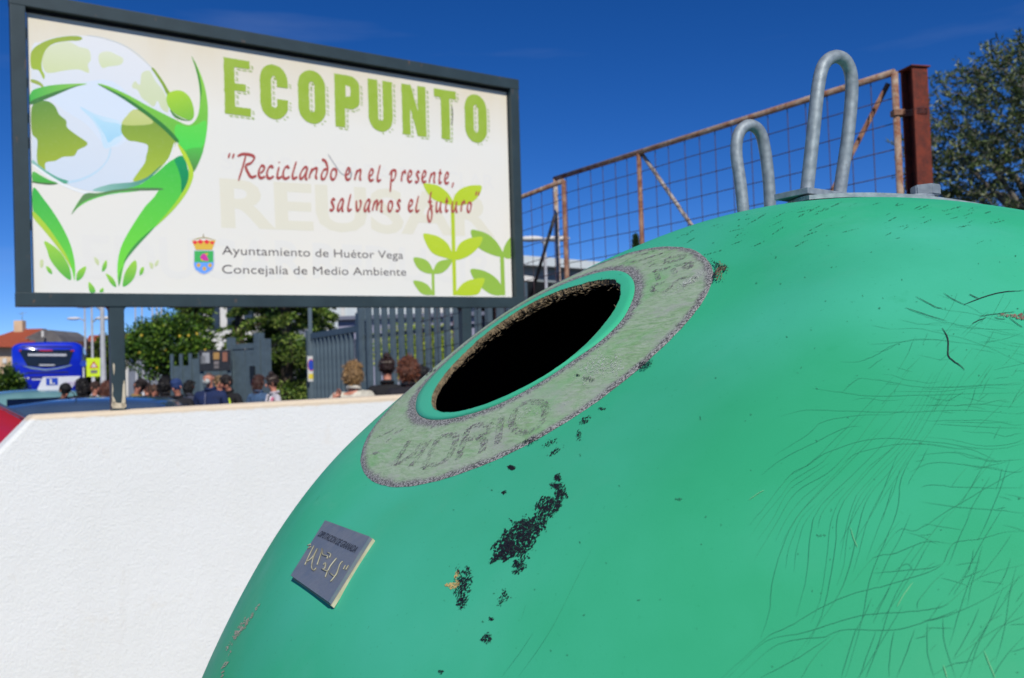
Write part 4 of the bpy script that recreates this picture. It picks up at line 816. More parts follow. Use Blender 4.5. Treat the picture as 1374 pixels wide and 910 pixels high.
# handwritten slogan, brush pen glyphs (units: x-height = 125)
GL = {'e': [[(22, 50), (62, 88), (64, 122), (38, 128), (12, 80), (8, 32), (32, 3), (75, 25)]], 'c': [[(70, 105), (57, 128), (28, 108), (8, 50), (14, 8), (42, 2), (80, 28)]],
 'i': [[(30, 122), (12, 55), (8, 12), (25, 2), (58, 25)], [(30, 160), (33, 172)]], 'l': [[(50, 185), (22, 100), (4, 35), (15, 0), (58, 25)]],
 'a': [[(90, 115), (62, 125), (20, 70), (5, 15), (22, 0), (58, 45), (92, 118), (75, 60), (68, 8), (88, 2)]], 'n': [[(40, 118), (15, 50), (2, 0)], [(10, 40), (50, 100), (88, 120), (90, 90), (78, 35), (88, 0)]],
 'd': [[(10, 208), (50, 195), (72, 135), (68, 75), (40, 12), (8, 2), (4, 45), (30, 98), (62, 112)]], 'o': [[(58, 123), (20, 98), (4, 40), (20, 0), (52, 20), (70, 80), (56, 124)]],
 'R': [[(90, 235), (55, 115), (8, -28)], [(5, 218), (60, 248), (150, 245), (175, 215), (140, 165), (88, 135), (100, 80), (140, 22), (195, 42)]], '"': [[(0, 0), (18, 55)], [(42, 0), (60, 55)]],
 'p': [[(45, 135), (24, 20), (6, -120)], [(0, 70), (35, 118), (90, 128), (95, 75), (60, 20), (22, 15)]], 'r': [[(30, 122), (12, 55), (4, 0)], [(12, 60), (40, 108), (60, 125), (70, 92)]],
 's': [[(66, 108), (45, 126), (22, 100), (42, 58), (48, 25), (22, 2), (-6, 14)]], 't': [[(40, 168), (22, 85), (12, 25), (25, 2), (55, 28)], [(5, 118), (60, 122)]], ',': [[(22, 18), (24, 0), (2, -45)]],
 'v': [[(10, 115), (5, 50), (18, 4), (50, 25), (72, 85), (60, 126)]], 'm': [[(38, 118), (14, 50), (2, 0)], [(10, 40), (42, 100), (66, 118), (62, 60), (54, 5)], [(62, 50), (98, 100), (126, 120), (122, 60), (114, 8), (136, 5)]],
 'f': [[(66, 235), (42, 150), (50, 60), (66, -10), (52, -88), (22, -112), (0, -60), (10, 10), (50, 55), (82, 72)], [(5, 112), (72, 120)]], 'u': [[(22, 120), (8, 50), (12, 4), (35, 6), (70, 60), (86, 120), (74, 50), (80, 2), (98, 8)]], ';': [[(18, 55), (0, 0)], [(60, 55), (42, 0)]]}
ua = sp(346, 240); ub = sp(346, 240 - 16.4); UN = abs(ub[1] - ua[1]) / 125
RD = (176, 82, 76)
def script(lst, fx, name, wx=1.0):
    for ch, x, yb in lst:
        o_ = sp(*fx(x, yb)); brush(name, [[(o_[0] + a * UN * wx * (1.16 if ch == 'm' else 1), o_[1] + b_ * UN) for a, b_ in st] for st in GL[ch]], RD, .0065, .0150, math.radians(62), 6)
script([('"', 85, 172), ('R', 180, 375), ('e', 390, 375), ('c', 475, 375), ('i', 580, 376), ('c', 640, 378), ('l', 740, 380), ('a', 815, 380), ('n', 910, 382), ('d', 1038, 385), ('o', 1132, 388)], lambda x, y: (295 + x / 7.633, 190 + y / 7.633), 'printed_script_letter')
f6 = lambda x, y: (440 + x / 6.245, 200 + y / 6.245)
script([('e', 145, 260), ('n', 222, 263), ('e', 340, 268), ('l', 412, 270), ('p', 515, 272), ('r', 612, 275), ('e', 665, 278), ('s', 732, 280), ('e', 785, 280), ('n', 847, 284), ('t', 925, 288), ('e', 975, 291), (',', 1035, 294),
        ('s', 18, 516), ('a', 78, 516), ('l', 165, 518), ('v', 235, 519), ('a', 302, 520), ('m', 370, 520), ('o', 502, 522), ('s', 572, 522), ('e', 672, 524), ('l', 735, 525), ('f', 835, 526), ('u', 903, 525), ('t', 980, 525), ('u', 1035, 525), ('r', 1112, 526), ('o', 1165, 528), (';', 1237, 392)], f6, 'printed_script_letter', .82)

# ================================================================== WHITE WALL
wd_ = np.array([math.cos(SA), math.sin(SA), 0]); wn_ = np.array([-math.sin(SA), math.cos(SA), 0])   # along, away from camera
WF = SP + Rm[:, 1] * (-.03); WF = np.array([WF[0], WF[1], 0])
def wpx(x, y):
    r = ray(x, y); t = ((WF - CAM) @ wn_) / (r @ wn_); P = CAM + r * t; return float((P - WF) @ wd_), float(P[2])
c1 = wpx(45, 557.5); c2_ = wpx(535, 530.5); c0_ = wpx(0, 603)
sl_ = (c2_[1] - c1[1]) / (c2_[0] - c1[0]); top_at = lambda u: c1[1] + sl_ * (u - c1[0])
g0 = (c0_[1] - c1[1]) / (c0_[0] - c1[0]); uE = c1[0] - 1.0 / g0 if g0 else c1[0] - .5
uE = c1[0] - (c1[1] - .75) / g0
uR = wpx(722, 500)[0]
poly = [(uE, .0), (uE, .75), (c1[0], c1[1]), (uR, top_at(uR)), (uR, 0)]
b = B(); b.prism(poly, 0, .17, .014)
wm = N('white_render'); sx = wm.n('ShaderNodeSeparateXYZ'); wm.l(wm.tc.outputs['Object'], sx.inputs[0])
edge = wm.n('ShaderNodeMath', operation='ADD'); wm.l(sx.outputs[2], edge.inputs[0])
# worn beige paint loss along the arris: height + slope of the cut corner, wobbled by noise
nzw = wm.n('ShaderNodeMath', operation='MULTIPLY'); wm.l(wm.noise(14, 4, .6), nzw.inputs[0]); nzw.inputs[1].default_value = .022; wm.l(nzw.outputs[0], edge.inputs[1])
mrw = wm.n('ShaderNodeMapRange'); mrw.inputs['From Min'].default_value = c1[1] - .012; mrw.inputs['From Max'].default_value = c1[1] - .002; wm.l(edge.outputs[0], mrw.inputs[0])
base = wm.mix(wm.ramp(wm.noise(2.5, 5, .6), .35, .75), s2l((235, 236, 231)), s2l((229, 230, 224)))
base = wm.mix(wm.ramp(wm.noise(4.5, 6, .7), .60, .78, c1=(.5,) * 3), base, s2l((222, 208, 184)))
drip = wm.noise(9, 5, .65, stretch=(1, 1, .10)); base = wm.mix(wm.ramp(drip, .62, .82, c1=(.35,) * 3), base, s2l((206, 200, 186)))
base = wm.mix(wm.ramp(wm.noise(200, 3, .7), .70, .80, c1=(.35,) * 3), base, s2l((196, 192, 184)))
wm.col(wm.mix(mrw.outputs[0], base, s2l((226, 208, 180)))).rough(.85)
bb1 = wm.mix(.4, wm.noise(110, 5, .6), wm.noise(42, 4, .6)); wm.bump(bb1, .75, .0065)
wall = b.build('boundary_wall', wm.m); wall.location = Vector(WF); wall.rotation_euler = (0, 0, SA)
tag(wall, 'low white rendered wall with a sloped left end below the billboard', 'wall')

# ================================================================== RUSTY MESH GATE (right)
FA = math.atan2(1200.0, -870.0)            # direction the fence runs away in, seen in plan
fd = np.array([-.587, .810, 0])            # away to the left
gp0 = at(1203, 97, 3.42)                    # top of the near upright
def fpl(x, y, off=0.0):                     # pixel -> point on the vertical fence plane
    n_ = np.array([fd[1], -fd[0], 0]); r = ray(x, y); o = gp0 + n_ * off; t = ((o - CAM) @ n_) / (r @ n_); return CAM + r * t
def gtube(name, p, q, rad, mat, parent, seg=10, n=2):
    b = B(); P = [np.array(p) + (np.array(q) - np.array(p)) * t for t in np.linspace(0, 1, n)]
    o_ = np.array(parent.location); b.tube([v - o_ for v in P], rad, seg); return b.build(name, mat, parent)
def mesh_leaf(xl, yl, xr, yr, label, uprights, zbot=.15, off=0.0, wires=True, topmat=RUST):
    a, c = fpl(xl, yl, off), fpl(xr, yr, off)
    root = empty('mesh_gate', (c[0], c[1], 0)); tag(root, label, 'gate'); RT = np.array([c[0], c[1], 0])
    gtube('top_rail', a, c, .0135, topmat, root); gtube('bottom_rail', (a[0], a[1], zbot), (c[0], c[1], zbot), .0135, RUST, root)
    for x, y, m_ in uprights:
        p = fpl(x, y, off); gtube('upright', p, (p[0], p[1], zbot), .013, m_, root)
    L = np.linalg.norm((c - a)[:2]); nV = int(L / .1)
    d_ = (a - c) / max(L, 1e-6)
    if wires:
        for k in range(1, nV + 1):
            p = c + d_ * (k * .1 + random.uniform(-.006, .006)); j = random.uniform(-.004, .004); gtube('mesh_wire', p - [0, 0, .01], (p[0] + j, p[1], zbot), .0019, WIRE, root, 5)
        for k in range(1, int((min(a[2], c[2]) - zbot) / .1)):
            z = -k * .1; w0 = c + [0, 0, z]; w1 = a + [0, 0, z]; P = [w0 + (w1 - w0) * t + [0, 0, random.uniform(-.003, .003)] for t in np.linspace(0, 1, 7)]
            b = B(); b.tube([v - RT for v in P], .0021, 5); b.build('mesh_wire', WIRE, root)
    return root
RUSTPALE = mk_rust('pale_flaking_paint', (186, 182, 176), (150, 120, 96))
RUSTMID = mk_rust('brown_flaking_paint', (150, 118, 96), (110, 66, 46))
g1 = mesh_leaf(744, 240, 1200, 97, 'tall rusty tube gate filled with square wire mesh behind the green container', [(745, 240, RUSTPALE), (857, 205, RUSTMID), (1200, 97, RUST)])
gr_ = lambda x, y, o=0.018: fpl(x, y, o)
def brace(p, q, m_):
    p, q = gr_(*p), gr_(*q); k = (p[2] - .2) / (p[2] - q[2]); ends = [fpl(745, 240), fpl(1200, 97)]
    xs_ = sorted((ends[0][0], ends[1][0])); kx = [(x_ - p[0]) / (q[0] - p[0]) for x_ in xs_]; k = min([k] + [v for v in kx if v > 1]); gtube('diagonal_brace', p, p + (q - p) * k, .010, m_, g1)
brace((861, 206), (940, 320), RUSTPALE); brace((1192, 112), (1120, 250), RUSTMID)
b = B(); p = fpl(1203, 152); b.box(tuple(p - np.array([.018, .018, .012]) - np.array(g1.location)), tuple(p + np.array([.03, .018, .012]) - np.array(g1.location)), .003); b.build('hinge', RUSTMID, g1)
g2 = mesh_leaf(560, 318, 756, 243, 'lower rusty mesh gate leaf beyond the dark diagonal strut beside the billboard', [(756, 243, RUSTMID)], off=-.08)
b = B(); P0, P1 = fpl(745, 288, -.05), fpl(700, 440, -.05); RT = np.array(g2.location); gtube('dark_strut', P0, P1, .010, simple('black_strut_paint', (24, 26, 30), (14, 14, 16), 40, .6), g2); b.bm.free()
# I-beam gate post with cap
pp = at(1226, 94, 3.40); rp_ = empty('steel_gate_post', (pp[0], pp[1], 0), math.radians(14)); tag(rp_, 'rust-red steel column with a small cap plate at the end of the mesh gate', 'post')
b = B(); hz_ = pp[2]; b.box((-.034, -.034, 0), (.034, -.026, hz_), .001); b.build('flange', RUSTRED, rp_); b = B(); b.box((-.034, .026, 0), (.034, .034, hz_), .001); b.build('flange', RUSTRED, rp_)
b = B(); b.box((-.006, -.0255, 0), (.006, .0255, hz_)); b.build('web', RUSTRED, rp_)
b = B(); b.box((.028, -.0255, 0), (.034, .0255, hz_ - .001)); b.build('web', RUSTRED, rp_)
b = B(); b.box((-.042, -.042, hz_ + .0005), (.042, .042, hz_ + .006), .001); b.build('cap_plate', RUSTRED, rp_)
for zz in (.16, .17, .178):
    b = B(); P = [(.042 * math.cos(a), .042 * math.sin(a), hz_ - zz + .004 * math.sin(3 * a)) for a in np.linspace(0, 2 * math.pi, 17)]; b.tube(P, .0016, 5, False); b.build('tie_wire', WIRE, rp_)
b = B(); b.tube([(.042, 0, hz_ - .165), (.09, .01, hz_ - .18), (.16, .03, hz_ - .19)], .0016, 5); b.build('tie_wire', WIRE, rp_)

# ================================================================== FOLIAGE
def leafmat(name, spec=.3, rough=.5):
    m = N(name); v = m.n('ShaderNodeVertexColor', layer_name='Col'); m.col(v.outputs[0]).rough(rough, spec=spec)
    tr = m.n('ShaderNodeBsdfTranslucent'); m.l(v.outputs[0], tr.inputs[0]); ms = m.n('ShaderNodeMixShader'); ms.inputs[0].default_value = .22
    m.l(m.b.outputs[0], ms.inputs[1]); m.l(tr.outputs[0], ms.inputs[2]); m.l(ms.outputs[0], m.t.nodes['Material Output'].inputs[0]); return m.m
LEAF = leafmat('leaf'); BARK = simple('bark', (96, 84, 70), (64, 54, 44), 20, .9, bump=.8, bd=.01); BARKG = simple('grey_bark', (130, 124, 112), (92, 86, 76), 30, .9, bump=.6, bd=.006)
def leaves(name, P, D, L, Wd, cols, parent, mat=LEAF, kind='stuff'):
    n = len(P); D = D / (np.linalg.norm(D, axis=1, keepdims=True) + 1e-9); rnd = rng.normal(size=(n, 3)); S = np.cross(D, rnd); S /= (np.linalg.norm(S, axis=1, keepdims=True) + 1e-9)
    L = np.asarray(L).reshape(-1, 1) * np.ones((n, 1)); Wd = np.asarray(Wd).reshape(-1, 1) * np.ones((n, 1))
    V = np.stack([P, P + D * L * .45 + S * Wd / 2, P + D * L, P + D * L * .45 - S * Wd / 2], 1).reshape(-1, 3)
    return npmesh(name, V, 4, mat, parent, cols=np.repeat(cols, 4, 0), kind=kind)
def pal(n, cs, wts=None):
    C_ = np.array([s2l(c) for c in cs]); i = rng.choice(len(cs), n, p=wts); return C_[i] * rng.uniform(.75, 1.25, (n, 1))
def inball(n): v = rng.normal(size=(n, 3)); v /= np.linalg.norm(v, axis=1, keepdims=True); return v * rng.uniform(0, 1, (n, 1)) ** (1 / 3)

# olive tree on the right, silvery leaves on arching twigs
oc = at(1412, 212, 8.0); ol = empty('olive_tree', (oc[0], oc[1], 0)); tag(ol, 'silvery green olive tree against the blue sky right of the rust-red post', 'tree')
zc = oc[2]; b = B(); b.tube([(0, 0, 0), (.05, .02, .6), (-.03, 0, 1.2), (.02, .03, zc - 1.0)], [.17, .13, .11, .09], 10)
LP, LD, LC = [], [], []
limbs = []
for i in range(15):
    a = i * 2.4 + .3; tip = np.array([math.cos(a) * random.uniform(.5, .95), math.sin(a) * random.uniform(.5, .95), random.uniform(-.7, .75)]) + [0, 0, zc]
    s_ = np.array([.02, .03, zc - 1.0 + random.uniform(-.2, .3)]); mid = (s_ + tip) / 2 + [0, 0, random.uniform(.0, .25)]; limbs.append((s_, mid, tip)); b.tube([s_, mid, tip], [.045, .028, .010], 6)
b.build('trunk', BARKG, ol)
tw = B(); ntw = 0
for i in range(1650):
    v = inball(1)[0]
    if i < 170:                                   # stray shoots that break the outline
        v = v / np.linalg.norm(v) * random.uniform(.92, 1.08)
    p0 = np.array([v[0] * 1.10, v[1] * 1.0, v[2] * 1.0]) + [0, 0, zc]
    if p0[2] < zc - .95: continue
    if noise.noise(Vector(p0 * 2.3)) < -.30 and i >= 170: continue
    out = v / (np.linalg.norm(v) + 1e-6); dr = out * .7 + rng.normal(0, .45, 3) + [0, 0, .25]; dr /= np.linalg.norm(dr); Lt = random.uniform(.16, .34)
    p = p0.copy(); pts = [p.copy()]; light = random.random()
    for k in range(6):
        dr = dr + rng.normal(0, .12, 3) + [0, 0, -.05]; dr /= np.linalg.norm(dr); p = p + dr * Lt / 6; pts.append(p.copy())
        for q in range(5):
            dl = dr * .5 + rng.normal(0, .7, 3); LP.append(p + rng.normal(0, .006, 3)); LD.append(dl); LC.append(light)
    tw.tube(pts, [.0045 - .0006 * k for k in range(7)], 4, False); ntw += 1
tw.build('twigs', BARKG, ol, 'stuff')
n = len(LP); leaves('foliage', np.array(LP), np.array(LD), rng.uniform(.042, .07, n), rng.uniform(.012, .019, n), pal(n, [(66, 84, 42), (88, 106, 56), (120, 132, 86), (156, 162, 126), (44, 60, 32)], [.30, .22, .16, .12, .20]), ol)

# orange tree in the school forecourt
def bushy(name, label, cat, px, py, rx, ry, depth, nclump, leaf, cols, wts, trunk=True, group=None, gap=-.25, ryd=None, fruit=0, nl=60, cr_=.16):
    c = at(px, py, depth); sc_ = depth / FPX; RX, RZ = rx * sc_, ry * sc_; RY = ryd or RX
    t = empty(name, (c[0], c[1], 0)); tag(t, label, cat, group); zc_ = c[2]
    b = B()
    if trunk:
        b.tube([(0, 0, 0), (.03, 0, zc_ * .4), (0, .02, zc_ - RZ * .3)], [.11, .08, .06], 8)
        for i in range(9):
            v = inball(1)[0]; b.tube([(0, .02, zc_ - RZ * .6), (v[0] * RX * .5, v[1] * RY * .5, zc_ + v[2] * RZ * .3), (v[0] * RX * .85, v[1] * RY * .85, zc_ + v[2] * RZ * .7 + .05)], [.035, .02, .01], 5)
        b.build('trunk', BARK, t)
    else: b.bm.free()
    P, D_, Cc = [], [], []
    for i in range(nclump):
        v = inball(1)[0]; v = v * (.55 + .45 * random.random()) / max(.55, np.linalg.norm(v)) if random.random() < .6 else v
        o = np.array([v[0] * RX, v[1] * RY, zc_ + v[2] * RZ])
        if noise.noise(Vector(o * 2.1 / max(RX, .3))) < gap: continue
        k = rng.normal(0, cr_ * RX * .6, (nl, 3)) ; P.append(o + k); D_.append(k + rng.normal(0, .05, (nl, 3)) + [0, 0, -.02]); ton = random.choice([.75, 1, 1.3]); Cc.append(pal(nl, cols, wts) * ton)
    P = np.vstack(P); D_ = np.vstack(D_); leaves('foliage', P, D_, rng.uniform(.8, 1.2, len(P)) * leaf, rng.uniform(.35, .5, len(P)) * leaf, np.vstack(Cc), t)
    FR = None
    for i in range(fruit):
        v = inball(1)[0]; v /= np.linalg.norm(v); v[1] = -abs(v[1]); q = (v[0] * RX * .95, v[1] * RY * 1.0, zc_ + v[2] * RZ * .9)
        if i == 0:
            b = B(); b.ball((0, 0, 0), .030, 2); FR = b.build('orange_fruit', simple('orange_peel', (198, 176, 52), (180, 150, 40), 60, .5, bump=.2), t); FR.location = q
        else: o = FR.copy(); col.objects.link(o); o.parent = t; o.location = q
    return t
GRN = [(52, 84, 28), (84, 118, 36), (34, 58, 22), (120, 148, 48)]
bushy('orange_tree', 'round bushy orange tree with yellow fruit behind the billboard post', 'tree', 224, 466, 57, 40, 19, 330, .09, GRN, [.36, .3, .2, .14], fruit=13, nl=60)
bushy('hedge_shrub', 'bright yellow-green shrub behind the grey fence bars', 'shrub', 560, 472, 62, 34, 19, 200, .07, [(150, 170, 40), (190, 200, 50), (100, 130, 30)], [.4, .35, .25], False, gap=-.6, ryd=.35, nl=60)
bushy('roadside_shrub', 'dark green shrub beside the bus at the left edge', 'shrub', 10, 512, 24, 20, 24, 60, .1, GRN, [.4, .2, .3, .1], False, gap=-.8, nl=50)
bushy('roadside_tree', 'dark green tree in shade right of the bus', 'tree', 112, 512, 26, 42, 41, 160, .16, [(28, 44, 20), (44, 64, 26), (96, 116, 34)], [.45, .35, .2], True, gap=-.7, nl=60)
bushy('roadside_tree', 'yellowish green tree behind the yellow road sign', 'tree', 146, 480, 20, 34, 38, 120, .14, [(70, 90, 30), (110, 124, 36), (40, 60, 24)], [.4, .3, .3], True, gap=-.6, nl=60)
def cedar(label, px, depth, rad, zlo, zhi, nb, dens, cols, wts, group=None, leaf=.07, lean=0):
    c = at(px, 500, depth); t = empty('conifer_tree', (c[0], c[1], 0)); tag(t, label, 'tree', group)
    b = B(); b.tube([(0, 0, 0), (0, 0, zhi * .5), (lean, 0, zhi)], [.16, .11, .02], 8); b.build('trunk', BARK, t)
    P, D_, Cc = [], [], []; bb_ = B()
    for i in range(nb):
        f = random.random() ** .9; z = zlo + (zhi - zlo) * f; L = rad * (1 - f) ** .75 * random.uniform(.6, 1.1) + .08; a = random.uniform(0, 2 * math.pi); d_ = np.array([math.cos(a), math.sin(a), .12])
        pts = [np.array([0, 0, z]) + d_ * L * q + [0, 0, -.42 * L * q * q] for q in np.linspace(0, 1, 7)]; bb_.tube(pts, [.02, .017, .014, .011, .008, .006, .004], 4, False)
        ton = random.choice((.6, .85, 1.1, 1.45))
        for q in range(dens):
            u = random.uniform(.12, 1); base = np.array([0, 0, z]) + d_ * L * u + [0, 0, -.42 * L * u * u]; side = np.array([-d_[1], d_[0], 0]) * random.choice((-1, 1)); sl = L * .38 * (1.05 - u * .6) * random.uniform(.3, 1)
            k = 9; e = base + side * sl * np.linspace(0, 1, k)[:, None] + d_ * sl * .5 * np.linspace(0, 1, k)[:, None] + np.array([0, 0, -.35])[None] * (np.linspace(0, 1, k)[:, None] ** 2) * sl
            P.append(e + rng.normal(0, .012, (k, 3))); D_.append(side * .6 + d_ * .6 + rng.normal(0, .5, (k, 3)) + [0, 0, -.35]); Cc.append(pal(k, cols, wts) * ton)
    bb_.build('boughs', BARK, t, 'stuff'); P = np.vstack(P); D_ = np.vstack(D_); leaves('foliage', P, D_, rng.uniform(.7, 1.3, len(P)) * leaf, rng.uniform(.3, .45, len(P)) * leaf, np.vstack(Cc), t)
    return t
CED = [(70, 98, 38), (104, 130, 52), (144, 162, 74), (42, 64, 28)]
cedar('large spreading conifer with drooping boughs behind the slate gate posts', 385, 19, 1.45, 1.0, 5.6, 190, 42, CED, [.30, .3, .26, .14], leaf=.085)
cedar('second drooping conifer partly hidden behind the large one near the gate', 425, 22, 1.0, .9, 5.2, 130, 36, CED, [.4, .28, .1, .22], leaf=.085)
cedar('narrow dark conifer just right of the orange tree', 262, 20.5, .62, 1.2, 5.4, 120, 30, CED, [.42, .22, .08, .28], leaf=.08)
cedar('slim conifer with bare lower boughs between the orange tree and the large conifer', 322, 21.5, .75, 1.0, 4.6, 60, 26, CED, [.36, .3, .14, .2], leaf=.08)
cy = at(853, 318, 60); t = empty('cypress_tree', (cy[0], cy[1], 0)); tag(t, 'distant dark cypress tip just above the green container', 'tree'); b = B(); b.tube([(0, 0, 0), (0, 0, cy[2] - .5)], [.2, .03], 6); b.build('trunk', BARK, t)
kk = 6000; zz = rng.uniform(.03, 1, kk); aa = rng.uniform(0, 6.28, kk); rr_ = .62 * (1 - zz) ** .6 * rng.uniform(.3, 1, kk) + .03; P = np.stack([rr_ * np.cos(aa), rr_ * np.sin(aa), zz * cy[2]], 1); leaves('foliage', P, rng.normal(0, .4, (kk, 3)) + [0, 0, 1], .3, .12, pal(kk, [(44, 66, 34), (66, 86, 44)]), t)

# ================================================================== SLATE FENCE AND GATES
def slat_panel_thing(name, label, cat, xs, d0, d1, ztop, zbot=.05, slw=.07, sld=.035, rails=(), x_step=None, group=None, cap=None, extra=None):
    """fence from pixel x0 at depth d0 to pixel x1 at depth d1"""
    a = at(xs[0], 500, d0); c = at(xs[1], 500, d1); a[2] = c[2] = 0; v = c - a; L = np.linalg.norm(v); ang = math.atan2(v[1], v[0])
    root = empty(name, tuple(a), ang); tag(root, label, cat, group); return root, L
# tall bar fence
fr, L = slat_panel_thing('bar_fence', 'tall slate-grey fence of wide upright steel bars behind the people on the right', 'fence', (486, 712), 12.2, 9.3, 2.42)
nb = int(L / .21); proto = None
for k in range(nb + 1):
    u = k * .21 + .02; hz_ = 2.40 + .05 * (k > 2)
    if proto is None:
        b = B(); b.box((-.032, -.03, .05), (.032, .03, 2.40), .004); proto = b.build('fence_bar', SLATE2, fr); o = proto
    else: o = proto.copy(); col.objects.link(o); o.parent = fr
    o.location = (u, 0, random.uniform(0, .02)); o.rotation_euler = (0, 0, math.radians(18))
for z in (.25, 2.0):
    b = B(); b.box((0, .054, z), (L, .09, z + .05), .003); b.build('fence_rail', SLATE2, fr)
# sliding gate with slatted leaf
gt, L = slat_panel_thing('sliding_gate', 'slate steel gate leaf of narrow upright slats left of the bar fence', 'gate', (416, 484), 14.3, 12.3, 2.2)
b = B(); b.box((0, -.03, 2.10), (L, .05, 2.19), .004); b.build('top_rail', SLATE2, gt)
b = B(); b.box((0, -.03, .1), (L, .05, .2), .004); b.build('bottom_rail', SLATE2, gt)
ns = int((L - .1) / .19); pr = None
for k in range(ns):
    u = .09 + k * .19
    if pr is None: b = B(); b.box((-.026, -.026, .2), (.026, .026, 2.095), .002); pr = b.build('gate_slat', SLATE2, gt); o = pr
    else: o = pr.copy(); col.objects.link(o); o.parent = gt
    o.location = (u, .0, 0); o.rotation_euler = (0, 0, math.radians(50))
for u in (0, L):
    b = B(); b.box((u - .04, -.045, 0), (u + .04, .045, 2.24 if u == 0 else 2.36), .004); b.build('gate_post', SLATE2, gt)
b = B(); b.box((L + .05, -.05, 0), (L + .13, .05, 2.5), .004); b.build('gate_post', SLATE2, gt)
# pedestrian gate behind the bald man
pg, L = slat_panel_thing('pedestrian_gate', 'closed slate pedestrian gate with lock box behind the people in the middle', 'gate', (309, 352), 15.6, 15.2, 2.2)
b = B(); b.box((0, -.03, 2.02), (L, .03, 2.11), .004); b.build('top_rail', SLATE2, pg)
for x0_, x1_ in ((.09, L * .47), (L * .5, L * .80)):
    b = B(); b.box((x0_, -.012, .1), (x1_, .012, 2.015), .003); b.build('door_panel', SLATE2, pg)
for u, w_, h_ in ((0.04, .05, 2.23), (L - .06, .07, 2.28), (L + .10, .06, 2.17)):
    b = B(); b.box((u - w_, -.06, 0), (u + w_, .06, h_), .004); b.build('gate_post', SLATE2, pg)
b = B(); b.box((L - .20, -.10, 1.50), (L - .10, -.062, 1.72), .005); b.build('lock_box', simple('dark_box_paint', (26, 34, 42), (18, 24, 30), 20, .5), pg)
# notice board and fence length left of it
nb_, L = slat_panel_thing('panel_fence', 'slate sheet fence behind the orange tree trunk', 'fence', (232, 308), 16.4, 15.8, 1.9)
npan = 6
for k in range(npan): b = B(); b.box((k * L / npan + .01, 0, .1), ((k + 1) * L / npan - .01, .03, 1.9 if k > 1 else 1.78), .003); b.build('fence_panel', SLATE2, nb_)
for k in range(npan + 1): b = B(); b.box((k * L / npan - .03, -.035, 0), (k * L / npan + .03, -.002, 2.0), .003); b.build('fence_post', SLATE2, nb_)
q = at(288, 484, 15.2); ntb = empty('notice_board', (q[0], q[1], 0), math.radians(8)); tag(ntb, 'dark glazed notice board with small posters above the bald man', 'notice board')
hw = 20 * 15.2 / FPX; hh = 14 * 15.2 / FPX
b = B(); b.box((-hw, 0, q[2] - hh), (hw, .05, q[2] + hh), .006); b.build('board', simple('board_black', (40, 40, 42), (28, 28, 30), 10, .35), ntb)
for s_ in (-1, 1): b = B(); b.box((s_ * hw * .9 - .03, .052, 0), (s_ * hw * .9 + .03, .10, q[2] + hh), .004); b.build('board_leg', SLATE2, ntb)
for xx_, zz_, cc_, w_, h_ in ((-.14, .05, (150, 152, 156), .06, .09), (.03, .08, (166, 128, 70), .05, .06), (.03, -.04, (120, 112, 112), .04, .03), (.17, .06, (140, 90, 70), .04, .08), (-.19, .02, (96, 100, 104), .04, .07), (.03, -.11, (110, 104, 104), .04, .025)):
    b = B(); b.box((xx_ - w_, -.006, q[2] + zz_ - h_), (xx_ + w_, -.001, q[2] + zz_ + h_)); b.build('poster', simple('poster_paper', cc_, None, 12, .7), ntb)
# no-parking plate on the gate end post
q = at(417.5, 495, 14.15); ps = empty('no_parking_plate', (q[0], q[1], 0), math.radians(5)); tag(ps, 'white no-parking plate with blue disc and yellow strip on the gate post', 'sign')
hx, hz2 = 4.6 * 14.15 / FPX, 17 * 14.15 / FPX
b = B(); b.box((-hx, -.006, q[2] - hz2), (hx, 0, q[2] + hz2), .001); b.build('plate', simple('white_enamel', (206, 206, 200), (190, 190, 186), 8, .4), ps)
def disc(name, c, rx, rz, y, mat, parent, seg=24, r0=0):
    V = [(c[0] + rx * math.cos(a), y, c[1] + rz * math.sin(a)) for a in np.linspace(0, 2 * math.pi, seg, endpoint=False)]
    if r0: V += [(c[0] + rx * r0 * math.cos(a), y, c[1] + rz * r0 * math.sin(a)) for a in np.linspace(0, 2 * math.pi, seg, endpoint=False)]; F = [(k, seg + k, seg + (k + 1) % seg, (k + 1) % seg) for k in range(seg)]
    else: F = [tuple(range(seg))[::-1]]
    return mesh(name, V, F, mat, parent)
PBLUE = simple('sign_blue', (30, 70, 180), (26, 60, 160), 8, .4); PYEL = simple('sign_yellow', (220, 200, 60), (206, 186, 50), 8, .4); PRED = simple('sign_red', (196, 30, 34), (180, 26, 30), 8, .4)
disc('blue_disc', (0, q[2] + .06), .045, .085, -.008, PBLUE, ps); disc('red_ring', (0, q[2] + .06), .05, .095, -.0085, PRED, ps, r0=.86)
b = B(); b.box((-.042, -.009, q[2] - .16), (.042, -.0065, q[2] - .08)); b.build('yellow_strip', PYEL, ps)
b = B(); b.box((-.03, .0015, 0), (.03, .05, 3.4), .004); b.build('plate_post', SLATE2, ps)

# ================================================================== BUILDINGS
def facade(name, label, cat, xl, xr, ytop, depth, deep, mat, zb=0, yaw=None, group=None):
    a = at(xl, 500, depth); c = at(xr, 500, depth); top_ = at((xl + xr) / 2, ytop, depth)[2]; W_ = c[0] - a[0]
    r_ = empty(name, (a[0], a[1], 0)); tag(r_, label, cat, group); b = B(); b.box((0, 0, 0), (W_, deep, top_), .02); b.build('wall', mat, r_); return r_, W_, top_
GLASS = simple('window_glass', (52, 62, 74), (34, 42, 52), 2, .2, spec=.5)
WHITEW = simple('white_facade', (214, 212, 206), (200, 198, 192), 1.5, .85); CREAMW = simple('cream_facade', (212, 184, 150), (198, 168, 134), 1.2, .85); LILAC = simple('lilac_facade', (150, 150, 168), (136, 136, 156), 1.2, .85)
GREYW = simple('pale_grey_facade', (196, 204, 204), (184, 192, 194), 1.2, .85)
